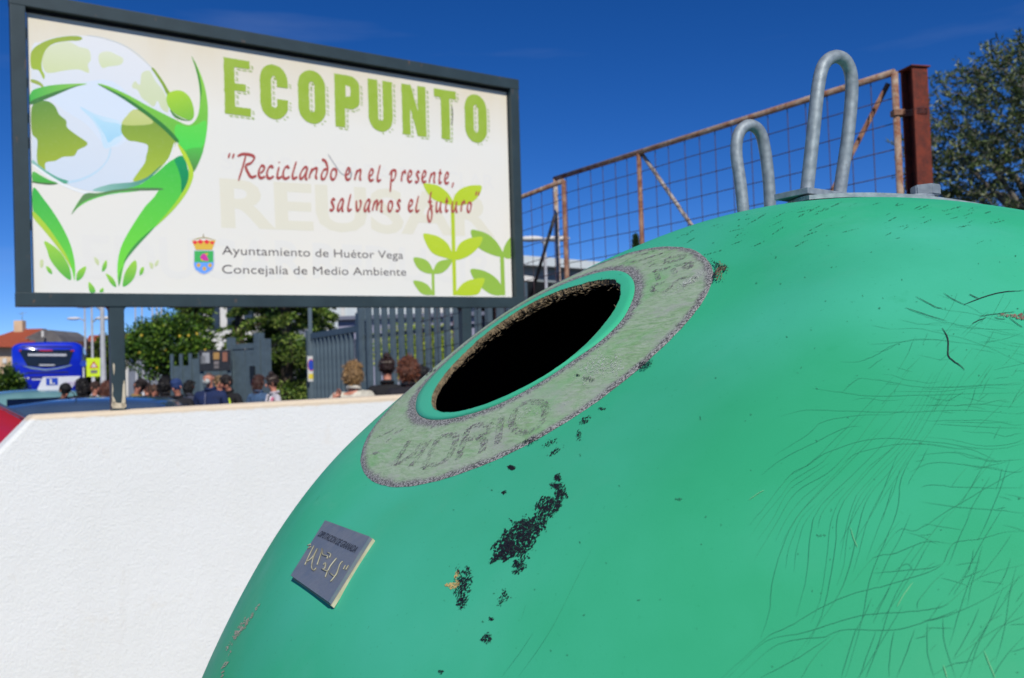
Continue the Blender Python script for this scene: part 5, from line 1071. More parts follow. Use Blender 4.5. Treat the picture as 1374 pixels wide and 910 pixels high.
def tiles():
    m = N('terracotta_tiles'); wv = m.n('ShaderNodeTexWave', Scale=6.0, Distortion=.6); m.l(m.tc.outputs['Object'], wv.inputs[0]); m.col(m.mix(m.ramp(wv.outputs[0], .2, .8), s2l((186, 92, 58)), s2l((150, 66, 42)))).rough(.9); m.bump(wv.outputs[0], .6, .05); return m.m
TILE = tiles(); GREYROOF = simple('grey_plaster_gable', (112, 108, 106), (88, 84, 84), 1.5, .9)
h1 = empty('tiled_house', tuple(at(-30, 500, 60) * [1, 1, 0])); tag(h1, 'cream house with orange tiled roof and grey gable left of the bus', 'house')
def hp(x, y, d): q_ = at(x, y, d) - at(-30, 500, 60) * [1, 1, 0]; return tuple(q_)
def slab(name, pts, th, mat, parent, o=(0, 0, 0)):
    V = [tuple(p) for p in pts] + [(p[0], p[1] + th, p[2]) for p in pts]; n_ = len(pts)
    return mesh(name, V, [tuple(range(n_)), tuple(range(2 * n_ - 1, n_ - 1, -1))] + [(i, n_ + i, n_ + (i + 1) % n_, (i + 1) % n_) for i in range(n_)], mat, parent)
slab('wall', [hp(-60, 600, 60), hp(24, 600, 60), hp(24, 464, 60), hp(-60, 464, 60)], 6, CREAMW, h1)
Vr = [hp(-60, 465, 59.4), hp(22, 466, 59.4), hp(58, 440.5, 64), hp(25, 441, 64), hp(-60, 460, 63)]
rf = slab('roof', [hp(-60, 465, 59.3), hp(24, 466, 59.3), hp(58, 441, 62), hp(26, 441.5, 62), hp(0, 450, 61), hp(-60, 462, 60)], .5, TILE, h1)
slab('gable', [hp(26, 600, 60.5), hp(84, 600, 60.5), hp(84, 459, 60.5), hp(78, 450, 60.5), hp(66, 443, 60.5), hp(57, 442, 60.5), hp(36, 452, 60.5), hp(26, 460, 60.5)], 4, GREYROOF, h1)
slab('low_roof', [hp(22, 466, 58), hp(44, 467, 58), hp(44, 457, 60), hp(26, 457, 60)], .3, TILE, h1)
q = hp(24, 436, 61.5); b = B(); b.box((q[0] - .3, q[1], q[2] - .5), (q[0] + .3, q[1] + .5, q[2] + .3), .02); ch = b.build('chimney', CREAMW, rf)
b = B(); b.tube([(q[0] + .2, q[1] + .2, q[2] + .3), (q[0] + .2, q[1] + .2, q[2] + .9)], .02, 5); b.tube([(q[0] - .1, q[1] + .2, q[2] + .75), (q[0] + .5, q[1] + .2, q[2] + .85)], .015, 4); b.build('aerial', GALV, rf, 'stuff')
for x, y, w_, h_, m_ in ((6, 484, 2.6, 3.2, WHITEW), (5.5, 495, 2, 2.6, GLASS), (6.5, 503, 2, 3, GLASS), (57, 448, 1.4, 4, WHITEW)):
    P = [hp(x - w_, y + h_, 59.9), hp(x + w_, y + h_, 59.9), hp(x + w_, y - h_, 59.9), hp(x - w_, y - h_, 59.9)]; slab('window', P, .08, m_, h1)
h2, W_, t_ = facade('brown_block', 'small dark brown block behind the right side of the bus', 'building', 96, 112, 458, 58, 5, simple('brown_render', (92, 60, 44), (70, 46, 36), 2, .9))
h3 = empty('tiled_house', tuple(at(110, 500, 66) * [1, 1, 0])); tag(h3, 'distant house with red tiled roof behind the street lamps', 'house'); o3 = at(110, 500, 66) * [1, 1, 0]
hp3 = lambda x, y, d: tuple(at(x, y, d) - o3)
slab('wall', [hp3(110, 600, 66), hp3(172, 600, 66), hp3(172, 470, 66), hp3(110, 470, 66)], 6, WHITEW, h3); slab('roof', [hp3(108, 470, 65.6), hp3(174, 469, 65.6), hp3(166, 449, 68), hp3(120, 450, 68)], .5, TILE, h3)
for x in (117, 130, 150): slab('window', [hp3(x - 2, 484, 65.9), hp3(x + 2, 484, 65.9), hp3(x + 2, 476, 65.9), hp3(x - 2, 476, 65.9)], .08, GLASS, h3)
w1, W_, t_ = facade('white_school_building', 'long white building glimpsed between the conifers', 'building', 250, 366, 380, 34, 8, WHITEW)
for k in range(5):
    for z in (1.2, 3.4): b = B(); b.box((.3 + k * .65, -.03, z), (.68 + k * .65, .03, z + .9)); b.build('window', GLASS, w1)
b = B(); b.box((-.1, -.12, t_), (W_ + .1, 8, t_ + .15), .02); b.build('parapet', WHITEW, w1)
w2, W_, t_ = facade('pale_school_building', 'pale grey building with white pilasters above the grey gate', 'building', 430, 640, 395, 30, 8, GREYW)
for k in range(12): b = B(); b.box((.2 + k * .55, -.06, 0), (.32 + k * .55, -.001, t_ - .1), .004); b.build('pilaster', WHITEW, w2)
for k in range(11): b = B(); b.box((.40 + k * .55, -.03, 1.9), (.68 + k * .55, -.002, 3.0), .004); b.build('window', GLASS, w2)
w3, W_, t_ = facade('lilac_annexe', 'low lilac annexe wall seen through the grey fence bars', 'building', 455, 648, 427, 27, 2.6, LILAC)
b = B(); b.box((-.1, -.2, t_ + .002), (W_ + .1, 2.5, t_ + .12), .01); b.build('roof_edge', simple('lead_roof_edge', (110, 114, 130), (96, 100, 116), 2, .7), w3)
for k in range(7): b = B(); b.box((.5 + k * .6, -.03, 1.9), (.85 + k * .6, -.002, 2.6), .004); b.build('window', WHITEW if k % 2 else GLASS, w3)
b = B(); b.box((W_ * .80, -.06, 0), (W_ * .86, -.0305, t_ - .05), .004); b.build('pink_column', simple('pink_render', (176, 128, 124), (160, 112, 110), 3, .85), w3)
# sports hall with overhanging roof, right of the sign
cn = empty('canopy_building', tuple(at(760, 500, 26) * [1, 1, 0])); oC = at(760, 500, 26) * [1, 1, 0]; tag(cn, 'flat pale-roofed canopy building seen through the mesh gate', 'building')
cp = lambda x, y, d: tuple(at(x, y, d) - oC)
slab('roof_fascia', [cp(640, 351, 26), cp(960, 372, 26), cp(960, 357, 26), cp(802, 351, 26), cp(700, 342.5, 26), cp(640, 338, 26)], 9, GREYW, cn)
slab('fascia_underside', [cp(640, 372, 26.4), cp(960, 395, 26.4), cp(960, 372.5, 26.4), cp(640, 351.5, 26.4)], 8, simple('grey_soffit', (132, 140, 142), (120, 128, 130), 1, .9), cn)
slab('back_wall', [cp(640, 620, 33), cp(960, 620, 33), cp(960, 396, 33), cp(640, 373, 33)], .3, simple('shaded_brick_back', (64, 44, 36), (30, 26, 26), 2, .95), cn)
for x in (690, 748, 800, 860): b = B(); p = cp(x, 500, 26.6); b.box((p[0] - .07, p[1], 0), (p[0] + .07, p[1] + .14, at(x, 380, 26.6)[2]), .01); b.build('column', WHITEW, cn)
slab('white_blind', [cp(700, 377, 26.2), cp(722, 377, 26.2), cp(716, 371.5, 26.2), cp(700, 369, 26.2)], .1, WHITEW, cn)

# ================================================================== LAMP POSTS AND SIGNS
POLE = simple('pole_grey', (178, 180, 182), (158, 160, 164), 8, .45, .2)
def lamp(label, px, ybot, ytop, depth, rad, arms, group='tall street lamps along the road'):
    g_ = at(px, 500, depth); z = at(px, ytop, depth)[2]; t = empty('street_lamp', (g_[0], g_[1], 0)); tag(t, label, 'street lamp', group); b = B(); b.tube([(0, 0, 0), (0, 0, .9), (0, 0, .92), (0, 0, z)], [rad * 1.5, rad * 1.45, rad, rad * .6], 10); b.build('pole', POLE, t)
    for dx, dz in arms:
        b = B(); b.tube([(0, 0, z + dz - .15), (dx * .5, 0, z + dz), (dx, 0, z + dz)], rad * .45, 6); b.build('arm', POLE, t); b = B(); b.ball((dx * 1.15, 0, z + dz), (.34, .14, .075), 2); b.build('lamp_head', WHITEW, t)
lamp('slim lamp post with a white head at its left, behind the bus', 115, 520, 400, 42, .06, [(-.45, -.95)]); lamp('middle slim lamp post beside the yellow road sign', 124.5, 520, 396, 34, .055, [(.4, -.9)])
lamp('thick grey lamp post immediately left of the billboard post', 138.5, 520, 404, 24, .085, [(-.4, -.1)]); lamp('white double-armed lamp post behind the mesh gate', 737, 520, 321, 22, .05, [(-.30, .02), (.26, .0)])
for i, (x, y) in enumerate(((183, 405), (192, 404), (206, 402), (212, 406), (218, 403))): lamp(['thin distant pole above the orange tree, leftmost of five', 'thin distant pole above the orange tree, second from the left', 'thin distant pole above the orange tree, middle one of five', 'thin distant pole above the orange tree, fourth from the left', 'thin distant pole above the orange tree, rightmost of five'][i], x, 500, y, 55, .07, [], 'distant poles above the orange tree')
def road_sign(label, px, py, hw_, hh_, depth, mat, polepx=None, round_=False):
    q = at(px, py, depth); s_ = depth / FPX; t = empty('road_sign', (q[0], q[1], 0), math.radians(24)); tag(t, label, 'sign')
    b = B(); b.tube([(0, .03, 0), (0, .03, q[2] + hh_ * s_)], .035, 8); b.build('pole', POLE, t)
    if round_: b = B(); r_ = bmesh.ops.create_cone(b.bm, cap_ends=True, segments=28, radius1=hw_ * s_, radius2=hw_ * s_, depth=.02); bmesh.ops.rotate(b.bm, verts=r_['verts'], matrix=Matrix.Rotation(math.pi / 2, 3, 'X')); bmesh.ops.translate(b.bm, verts=r_['verts'], vec=(0, -.02, q[2])); b.build('sign_plate', mat, t)
    else: b = B(); b.box((-hw_ * s_, -.03, q[2] - hh_ * s_), (hw_ * s_, -.008, q[2] + hh_ * s_), .004); b.build('sign_plate', mat, t)
    return t, q[2], s_
YG = simple('fluorescent_yellow', (206, 232, 20), (196, 222, 20), 8, .5)
rs, zq, s_ = road_sign('fluorescent yellow warning sign with a small triangle left of the billboard post', 126, 493, 9, 12.5, 30, YG)
def tri(name, c, r, y, mat, parent): return mesh(name, [(c[0] - r, y, c[1] - r * .8), (c[0] + r, y, c[1] - r * .8), (c[0], y, c[1] + r * .9)], [(0, 1, 2)], mat, parent)
tri('warning_triangle', (0, zq + .09), .14, -.034, PRED, rs); tri('triangle_field', (0, zq + .075), .085, -.038, WHITEW, rs); b = B(); b.box((-.10, -.04, zq - .20), (.10, -.032, zq - .09)); b.build('sign_panel_text', simple('grey_sign_print', (120, 120, 110), None, 20, .6), rs)
road_sign('small round blue road sign left of the yellow warning sign', 112, 488, 4.2, 4.2, 31, PBLUE, round_=True)

# ================================================================== VEHICLES
def loft(sections, name, mat, parent, smooth=True, cap=True):
    n = len(sections[0]); V = [p for s_ in sections for p in s_]; F = [(i * n + j, i * n + (j + 1) % n, (i + 1) * n + (j + 1) % n, (i + 1) * n + j) for i in range(len(sections) - 1) for j in range(n)]
    if cap: F += [tuple(range(n))[::-1], tuple(range((len(sections) - 1) * n, len(sections) * n))]
    o = mesh(name, V, F, mat, parent, smooth)
    bm = bmesh.new(); bm.from_mesh(o.data); bmesh.ops.recalc_face_normals(bm, faces=bm.faces); bm.to_mesh(o.data); bm.free(); return o
def paint(name, c, c2=None): return simple(name, c, c2 or c, 3, .25, .0, coat=.8)
TYRE = simple('tyre_rubber', (28, 28, 28), (20, 20, 20), 10, .85); RIM = simple('alloy_rim', (150, 152, 156), (130, 132, 136), 10, .35, .8); DGL = simple('dark_car_glass', (14, 26, 50), (10, 18, 36), 2, .15, spec=.35)
TAIL = simple('red_tail_lamp', (186, 16, 22), (160, 10, 16), 12, .2, coat=.6); CHROME = simple('bright_trim', (190, 194, 198), (170, 174, 178), 8, .2, .9)
def wheel(x, y, r_, w_, parent):
    b = B(); q = bmesh.ops.create_cone(b.bm, cap_ends=True, segments=24, radius1=r_, radius2=r_, depth=w_); bmesh.ops.rotate(b.bm, verts=q['verts'], matrix=Matrix.Rotation(math.pi / 2, 3, 'Y')); bmesh.ops.translate(b.bm, verts=q['verts'], vec=(x, y, r_)); bmesh.ops.bevel(b.bm, geom=[e for e in b.bm.edges if e.calc_length() < r_ * .4], offset=.02, segments=2, affect='EDGES'); wh = b.build('wheel', TYRE, parent)
    b = B(); q = bmesh.ops.create_cone(b.bm, cap_ends=True, segments=20, radius1=r_ * .6, radius2=r_ * .6, depth=w_ + .02); bmesh.ops.rotate(b.bm, verts=q['verts'], matrix=Matrix.Rotation(math.pi / 2, 3, 'Y')); bmesh.ops.translate(b.bm, verts=q['verts'], vec=(x, y, r_)); b.build('rim', RIM, wh)
def car(label, cx_, cy_, yaw, W_, Hh, Lc, body, roofz=None, extra=None, taper=.72):
    """hatchback seen from behind: local +y runs forward"""
    t = empty('parked_car', (cx_, cy_, 0), yaw); tag(t, label, 'car')
    def sec(y, zb, zt, hw, rnd=.09):
        hw_ = hw; return [(-hw_, y, zb), (-hw_, y, zt - rnd), (-hw_ + rnd * .35, y, zt - rnd * .3), (-hw_ + rnd, y, zt), (0, y, zt + .015), (hw_ - rnd, y, zt), (hw_ - rnd * .35, y, zt - rnd * .3), (hw_, y, zt - rnd), (hw_, y, zb)]
    h_ = W_ / 2; bl = Hh * .62
    loft([sec(0, .35, bl * .9, h_ * .86), sec(.06, .25, bl, h_ * .95), sec(.5, .2, bl + .04, h_), sec(Lc * .5, .2, bl + .02, h_), sec(Lc * .72, .2, bl, h_), sec(Lc * .93, .22, bl * .82, h_ * .93), sec(Lc, .35, bl * .62, h_ * .8)], 'body', body, t)
    ht = h_ * taper
    def cs(y, z, hw, th_=.12): return [(-hw, y, bl - .03), (-hw * .5 - ht * .5 - .01, y, (bl + z) / 2 + .05), (-ht * min(1, hw / h_ + .08), y, z - th_ * .45), (-ht * .88, y, z - .02), (-ht * .5, y, z + .006), (0, y, z + .015), (ht * .5, y, z + .006), (ht * .88, y, z - .02), (ht * min(1, hw / h_ + .08), y, z - th_ * .45), (hw * .5 + ht * .5 + .01, y, (bl + z) / 2 + .05), (hw, y, bl - .03)]
    loft([cs(.10, bl + .10, h_ * .9), cs(.28, Hh - .22, h_ * .92), cs(.42, Hh - .06, h_ * .93), cs(.7, Hh, h_ * .94), cs(Lc * .42, Hh + .01, h_ * .94), cs(Lc * .52, Hh - .04, h_ * .94), cs(Lc * .60, Hh - .16, h_ * .93), cs(Lc * .72, bl + .06, h_ * .9)], 'cabin', body, t)
    # glass: rear screen, windscreen, side windows
    mesh('rear_window', [(-ht * .86, .10, bl + .14), (ht * .86, .10, bl + .14), (ht * .8, .335, Hh - .12), (-ht * .8, .335, Hh - .12)], [(0, 1, 2, 3)], DGL, t)
    mesh('windscreen', [(-ht * .95, Lc * .725, bl + .09), (ht * .95, Lc * .725, bl + .09), (ht * .82, Lc * .605, Hh - .12), (-ht * .82, Lc * .605, Hh - .12)], [(3, 2, 1, 0)], DGL, t)
    for s_ in (-1, 1):
        for y0_, y1_ in ((.42, Lc * .34), (Lc * .36, Lc * .60)):
            mesh('side_window', [(s_ * (h_ * .955), y0_, bl + .03), (s_ * (h_ * .955), y1_ + .1, bl + .03), (s_ * (ht + .022), y1_ - .05, Hh - .10), (s_ * (ht + .022), y0_ + .15, Hh - .10)], [(0, 1, 2, 3)], DGL, t)
        b = B(); b.box((s_ * h_ * .66 - .10, -.02, bl - .22), (s_ * h_ * .66 + .10, .05, bl - .02), .02); b.build('tail_light', TAIL, t)
        b = B(); b.box((s_ * (h_ + .09) - .08, Lc * .63, bl + .02), (s_ * (h_ + .09) + .08, Lc * .66, bl + .14), .02); b.build('door_mirror', body, t)
        for yy in (Lc * .18, Lc * .82): wheel(s_ * (h_ - .1), yy, .31, .2, t)
    b = B(); b.box((-h_ * .93, -.05, .3), (h_ * .93, .1, .5), .04); b.build('bumper', body, t)
    b = B(); b.box((-.26, -.062, .62), (.26, -.012, .73), .005); b.build('number_plate', WHITEW, t); return t
pq = at(125, 545, 8.3)
dcar = car('dark blue car close behind the white wall, only its roof showing', pq[0] + .08, 7.6, math.radians(14), 1.78, 1.345, 4.1, paint('dark_blue_car_paint', (66, 84, 108), (58, 76, 98)), taper=.80)
b = B(); b.tube([(-.05, .72, 1.345), (-.06, .64, 1.42), (-.07, .55, 1.44)], [.006, .004, .002], 6); b.build('roof_aerial', TYRE, dcar)
pq = at(100, 530, 15.0)
lcar = car('pale teal driving-school car with a white roof board carrying a blue L', pq[0] - .25, 14.6, math.radians(38), 1.7, 1.42, 3.9, paint('pale_teal_paint', (110, 150, 150), (96, 136, 138)), taper=.78)
# roof board
b = B(); z0_ = 1.45; b.bm.free()
bd = empty('roof_board_anchor'); bpy.data.objects.remove(bd)
rbv = []
qa, qb_ = at(48, 530, 15.2), at(109, 530, 15.6); dv = (qb_ - qa); yawb = math.atan2(dv[1], dv[0]); wB = np.linalg.norm(dv[:2])
rb = empty('driving_school_board', (qa[0], qa[1], 1.42), yawb); tag(rb, 'white trapezoid driving-school board with a blue L on the teal car roof', 'sign')
hB = 18 * 15.3 / FPX; b = B(); b.prism([(0.02, 0), (wB - .16, 0), (wB, hB), (.12, hB)], 0, .09, .01); b.build('board', simple('white_plastic_board', (216, 216, 220), (204, 204, 210), 4, .4), rb)
b = B(); b.box((.16, -.006, hB * .38), (.34, -.001, hB * .92)); lp_ = b.build('learner_plate', PBLUE, rb)
b = B(); b.prism([(.215, hB * .46), (.295, hB * .46), (.295, hB * .53), (.245, hB * .53), (.245, hB * .84), (.215, hB * .84)], -.012, -.0065); b.build('learner_letter', WHITEW, rb)
PURP = simple('purple_print', (150, 100, 180), (130, 80, 160), 20, .6)
for k in range(5): b = B(); b.tube([(wB * .70 + k * .036 + .010 * math.cos(a), -.008, hB * .42 + .026 * math.sin(a) + (.01 if k % 2 else 0)) for a in np.linspace(.3, 5.6, 9)], .004, 4); b.build('board_lettering', PURP, rb)
for xx_ in (.2, wB * .55): b = B(); b.box((xx_, .03, -.03), (xx_ + .03, .06, .0)); b.build('board_foot', TYRE, rb)
# red car nose, far left
pq = (-3.78, 6.0)
RED = simple('bright_red_paint', (214, 22, 18), (200, 16, 14), 3, .4, coat=.15)
rc = empty('parked_car', (pq[0], pq[1], 0), math.radians(75)); tag(rc, 'bright red car cut off by the left edge beside the white wall', 'car')
def rsec(y, hw, z, zb=.25, rnd=.14): return [(-hw, y, zb), (-hw, y, z - rnd), (-hw + rnd * .3, y, z - rnd * .3), (-hw + rnd, y, z), (0, y, z + .03), (hw - rnd, y, z), (hw - rnd * .3, y, z - rnd * .3), (hw, y, z - rnd), (hw, y, zb)]
loft([rsec(-1.2, .82, .95), rsec(-.6, .84, 1.0), rsec(-.1, .85, 1.16), rsec(.4, .86, 1.38), rsec(1.2, .86, 1.47), rsec(1.9, .86, 1.41), rsec(2.5, .85, 1.1), rsec(3.2, .8, .92), rsec(3.3, .7, .6)], 'body', RED, rc)
for s_ in (-1, 1):
    mesh('side_window', [(s_ * .864, -.3, .98), (s_ * .866, 2.0, .98), (s_ * .866, 1.75, 1.22), (s_ * .864, .25, 1.22)], [(0, 1, 2, 3)], DGL, rc)
    for yy in (-.5, 2.5): wheel(s_ * .76, yy, .31, .2, rc)
    b = B(); b.tube([(s_ * .80, -.62, 1.01), (s_ * .78, -.1, 1.165), (s_ * .76, .4, 1.385), (s_ * .76, 1.2, 1.48), (s_ * .76, 1.9, 1.42)], .018, 8); b.build('roof_trim', CHROME, rc)
# coach
bx = at(64, 520, 35); bus = empty('coach', (bx[0], bx[1], 0), math.radians(24)); tag(bus, 'bright blue coach seen from behind with its dark rear window', 'bus')
BL = paint('coach_blue_paint', (16, 44, 196), (14, 38, 180)); s_b = 35 / FPX
def bp(x, y): return ((x - 64) * s_b * 1.08, (at(x, y, 35)[2]))
zt = at(64, 459, 35)[2]; hb = 1.25
def bsec(y, hw, z, zb=.35, r_=.42):
    pts = [(-hw, y, zb), (-hw, y, z - r_ - .3)]; pts += [(-hw + r_ * (1 - math.cos(a)) , y, z - r_ * .62 + r_ * .62 * math.sin(a)) for a in np.linspace(0, math.pi / 2, 6)]; pts += [(0, y, z + .02)]
    return pts + [(-p[0], p[1], p[2]) for p in pts[:-1][::-1]]
loft([bsec(.0, 1.16, zt - .10), bsec(.12, 1.23, zt - .02), bsec(.4, 1.26, zt), bsec(11, 1.26, zt), bsec(11.8, 1.2, zt - .1)], 'body', BL, bus)
def bpoly(name, pts, y, mat, parent=bus, th_=.02): P = [bp(*p) for p in pts]; return slab(name, [(p[0], y, p[1]) for p in P], th_, mat, parent)
rw = bpoly('rear_window', [(42, 491), (54, 492.5), (64, 493.5), (75, 492), (88, 489), (94, 470), (94, 469), (33, 469.5), (34, 473)], -.025, DGL)
bpoly('window_trim', [(36, 490.5), (48, 493), (62, 495.5), (76, 493.5), (91, 489), (91, 490.5), (76, 495.5), (62, 497.5), (46, 495)], -.028, CHROME)
for a, c in (((33, 470), (36, 471.5)), ((55, 469.5), (70, 471.3)), ((90, 469.5), (94, 471.2))): bpoly('marker_light', [(a[0], c[1]), (c[0], c[1]), (c[0], a[1]), (a[0], a[1])], -.032, TAIL)
BWT = simple('bus_white_print', (206, 208, 214), (190, 192, 200), 30, .6)
def tick_row(name, x0_, x1_, y, h_, yy):
    x = x0_
    while x < x1_: w_ = random.uniform(1.0, 1.8); bpoly(name, [(x, y + h_), (x + w_, y + h_), (x + w_, y - h_), (x, y - h_)], yy, BWT, th_=.004); x += w_ + .35
tick_row('rear_lettering', 43, 84, 476.3, 1.5, -.031); tick_row('rear_lettering', 47, 80, 509.2, .9, -.026); tick_row('rear_lettering', 35, 43, 507.5, 1.1, -.026); tick_row('rear_lettering', 28, 40, 513, .8, -.026); tick_row('rear_lettering', 55, 72, 490, .9, -.031)
DBL = simple('coach_dark_vent', (8, 20, 100), (6, 14, 80), 8, .5)
bpoly('engine_vent', [(40, 501), (88, 500), (86, 498.6), (42, 499.3)], -.026, DBL); bpoly('engine_vent', [(46, 507), (86, 506.2), (84, 504.8), (44, 505.4)], -.026, DBL)
bpoly('roof_groove', [(36, 466), (92, 465.5), (92, 464.3), (36, 464.8)], -.02, DBL)
for sx in (-1, 1):
    b = B(); x_ = sx * 1.12; b.prism([(x_ - .09, 1.05), (x_ + .09, 1.05), (x_ + .06, 1.72), (x_ - .06, 1.75)], -.05, .05, .02); b.build('tail_light', TAIL, bus)
    for yy in (2.4, 9.2): wheel(sx * 1.12, yy, .5, .28, bus)
    for k in range(7): b = B(); b.box((sx * 1.262 - .004, .9 + k * 1.45, 1.7), (sx * 1.262 + .004, 2.25 + k * 1.45, 2.75)); b.build('side_window', DGL, bus)
b = B(); b.box((-1.15, -.10, .4), (1.15, .06, .8), .04); b.build('bumper', BL, bus)

# ================================================================== PEOPLE
SKINM = simple('skin', (206, 142, 118), (190, 122, 98), 14, .55); EYE = simple('eye_dark', (30, 24, 22), (22, 18, 16), 10, .3); LIP = simple('lips', (160, 84, 78), (146, 76, 70), 20, .5)
def skinned(name, verts, edges, radii, mat, parent, sub=1, root=0):
    me = bpy.data.meshes.new(name); me.from_pydata([tuple(v) for v in verts], edges, []); o = link(name, me, mat, parent)
    md = o.modifiers.new('skin', 'SKIN'); md.use_smooth_shade = True; md.branch_smoothing = .6
    sv = me.skin_vertices[0].data
    for i, r_ in enumerate(radii): sv[i].radius = r_ if hasattr(r_, '__len__') else (r_, r_); sv[i].use_root = (i == root)
    sb = o.modifiers.new('subsurf', 'SUBSURF'); sb.levels = sub; sb.render_levels = sub; return o
def mats(name, c, c2=None, sc_=14): return simple(name, c, c2 or tuple(int(v * .78) for v in c), sc_, .85, bump=.35, bd=.006)
HSTR = N('hair_strand_colour'); _v = HSTR.n('ShaderNodeVertexColor', layer_name='Col'); HSTR.col(_v.outputs[0]).rough(.5); HSTR = HSTR.m
CL = {}
def cm(c):
    k = tuple(c)
    if k not in CL: CL[k] = mats('cloth', c)
    return CL[k]
def person(label, px, ytop, depth, yaw=0, coat=(30, 30, 34), hair=(36, 26, 20), style='short', trousers=(40, 44, 60), nod=0, tilt=0, arms=None, build=1.0, mask=None, shirt=None, extras=None):
    head_top = at(px, ytop, depth); H_ = head_top[2]; k = H_ / 1.72; t = empty('person', (head_top[0], head_top[1], 0), math.radians(yaw)); tag(t, label, 'person')
    nd, tl = math.radians(nod), math.radians(tilt)
    hb_ = np.array([0, 0, 1.50]); up_ = np.array([math.sin(tl), -math.sin(nd), math.cos(nd) * math.cos(tl)]); fw = np.array([0, -math.cos(nd), -math.sin(nd)])
    hc = hb_ + up_ * .115 + fw * .012; ht_ = hb_ + up_ * .165 + fw * .005
    J = {'pel': (0, 0, .95), 'sp': (0, .01, 1.12), 'ch': (0, .01, 1.32), 'nk': (0, .01, 1.43), 'hb': tuple(hb_ + up_ * .01), 'jaw': tuple(hb_ + up_ * .045 + fw * .018), 'hc': tuple(hc), 'ht': tuple(ht_)}
    A = {}
    for s_, nm in ((-1, 'L'), (1, 'R')):
        el, wr = (s_ * .25, .04, 1.12), (s_ * .23, -.10, .90)
        if arms and nm in arms: el, wr = arms[nm]
        el = np.array(el, float); wr = np.array(wr, float); sh = np.array([s_ * .165 * build, .01, 1.385]); A[nm] = (sh, el, wr)
    V = [J['pel'], J['sp'], J['ch'], J['nk'], J['hb'], J['jaw'], J['hc'], J['ht']]; R_ = [(.09, .07), (.08, .06), (.08, .06), .050, .052, (.055, .062), (.074, .088), (.056, .070)]; Eg = [(0, 1), (1, 2), (2, 3), (3, 4), (4, 5), (5, 6), (6, 7)]
    for nm in 'LR':
        sh, el, wr = A[nm]; s_ = -1 if nm == 'L' else 1; d_ = (wr - el) / np.linalg.norm(wr - el); pm = wr + d_ * .05; i0 = len(V)
        V += [sh, el, wr, pm]; R_ += [.030, .030, .026, (.036, .018)]; Eg += [(2, i0), (i0, i0 + 1), (i0 + 1, i0 + 2), (i0 + 2, i0 + 3)]
        sd = np.cross(d_, [0, 1, 0]); sd = sd / (np.linalg.norm(sd) + 1e-6); cur = np.cross(sd, d_)
        for f_, (off, ln) in enumerate(((-.027, .072), (-.009, .082), (.009, .076), (.026, .060))):
            a = pm + sd * off + d_ * .028; j1 = a + d_ * ln * .5 + cur * .008; j2 = j1 + d_ * ln * .38 + cur * .024; n0 = len(V); V += [a, j1, j2]; R_ += [.0095, .0085, .007]; Eg += [(i0 + 3, n0), (n0, n0 + 1), (n0 + 1, n0 + 2)]
        a = wr + d_ * .03 + sd * (-.03); j1 = a + d_ * .03 - sd * .018 + cur * .01; n0 = len(V); V += [a, j1]; R_ += [.011, .008]; Eg += [(i0 + 2, n0), (n0, n0 + 1)]
    for s_ in (-1, 1):
        i0 = len(V); V += [(s_ * .09, .01, .88), (s_ * .10, -.01, .50), (s_ * .10, .03, .09), (s_ * .11, -.11, .035)]; R_ += [.08, .055, .038, (.04, .03)]; Eg += [(0, i0), (i0, i0 + 1), (i0 + 1, i0 + 2), (i0 + 2, i0 + 3)]
    body = skinned('body', V, Eg, R_, SKINM, t)
    # coat and trousers follow the body
    cv, ce, cr_ = [(0, .005, .86), (0, .01, 1.12), (0, .01, 1.32), (0, .012, 1.435)], [(0, 1), (1, 2), (2, 3)], [(.165 * build, .135), (.150 * build, .125), (.165 * build, .128), .072]
    for nm in 'LR':
        sh, el, wr = A[nm]; i0 = len(cv); d_ = (wr - el); cv += [sh, (sh + el) / 2, el, wr - d_ * .06]; cr_ += [.074, .062, .055, .045]; ce += [(2, i0), (i0, i0 + 1), (i0 + 1, i0 + 2), (i0 + 2, i0 + 3)]
    ct = skinned('jacket', cv, ce, cr_, cm(coat), t)
    b = B(); P = [(.066 * math.cos(a), .012 + .066 * math.sin(a), 1.452 + .012 * math.sin(a)) for a in np.linspace(0, 2 * math.pi, 15)]; b.tube(P, .022, 8, False); b.build('collar', cm(shirt or coat), t)
    tv, te, tr_ = [(0, .005, .93)], [], [(.15 * build, .118)]
    for s_ in (-1, 1): i0 = len(tv); tv += [(s_ * .09, .01, .84), (s_ * .10, -.01, .50), (s_ * .10, .03, .12)]; tr_ += [.096, .072, .060]; te += [(0, i0), (i0, i0 + 1), (i0 + 1, i0 + 2)]
    skinned('trousers', tv, te, tr_, cm(trousers), t)
    for s_ in (-1, 1): b = B(); b.box((s_ * .105 - .05, -.20, 0), (s_ * .105 + .05, .09, .09), .03); b.build('shoe', TYRE, t)
    # head frame matrix
    X_ = np.cross(up_, fw); X_ /= np.linalg.norm(X_); Y_ = -fw; Z_ = np.cross(X_, Y_); HM = Matrix([[X_[i], Y_[i], Z_[i]] for i in range(3)]).to_4x4(); HM.translation = Vector(hc)
    def hpart(name, pts_r, mat):
        for c_, r_ in pts_r: b = B(); b.ball((0, 0, 0), r_, 2); bmesh.ops.translate(b.bm, verts=b.bm.verts, vec=c_); bmesh.ops.transform(b.bm, matrix=HM, verts=b.bm.verts); b.build(name, mat, t)
    hpart('eye', [((s_ * .030, -.082, .004), (.011, .007, .007)) for s_ in (-1, 1)], EYE); hpart('nose', [((0, -.100, -.022), (.012, .016, .024))], SKINM); hpart('ear', [((s_ * .076, .0, -.012), (.010, .018, .030)) for s_ in (-1, 1)], SKINM); hpart('mouth', [((0, -.088, -.058), (.022, .008, .007))], LIP)
    if mask: hpart('face_mask', [((0, -.072, -.048), (.060, .042, .046))], cm(mask))
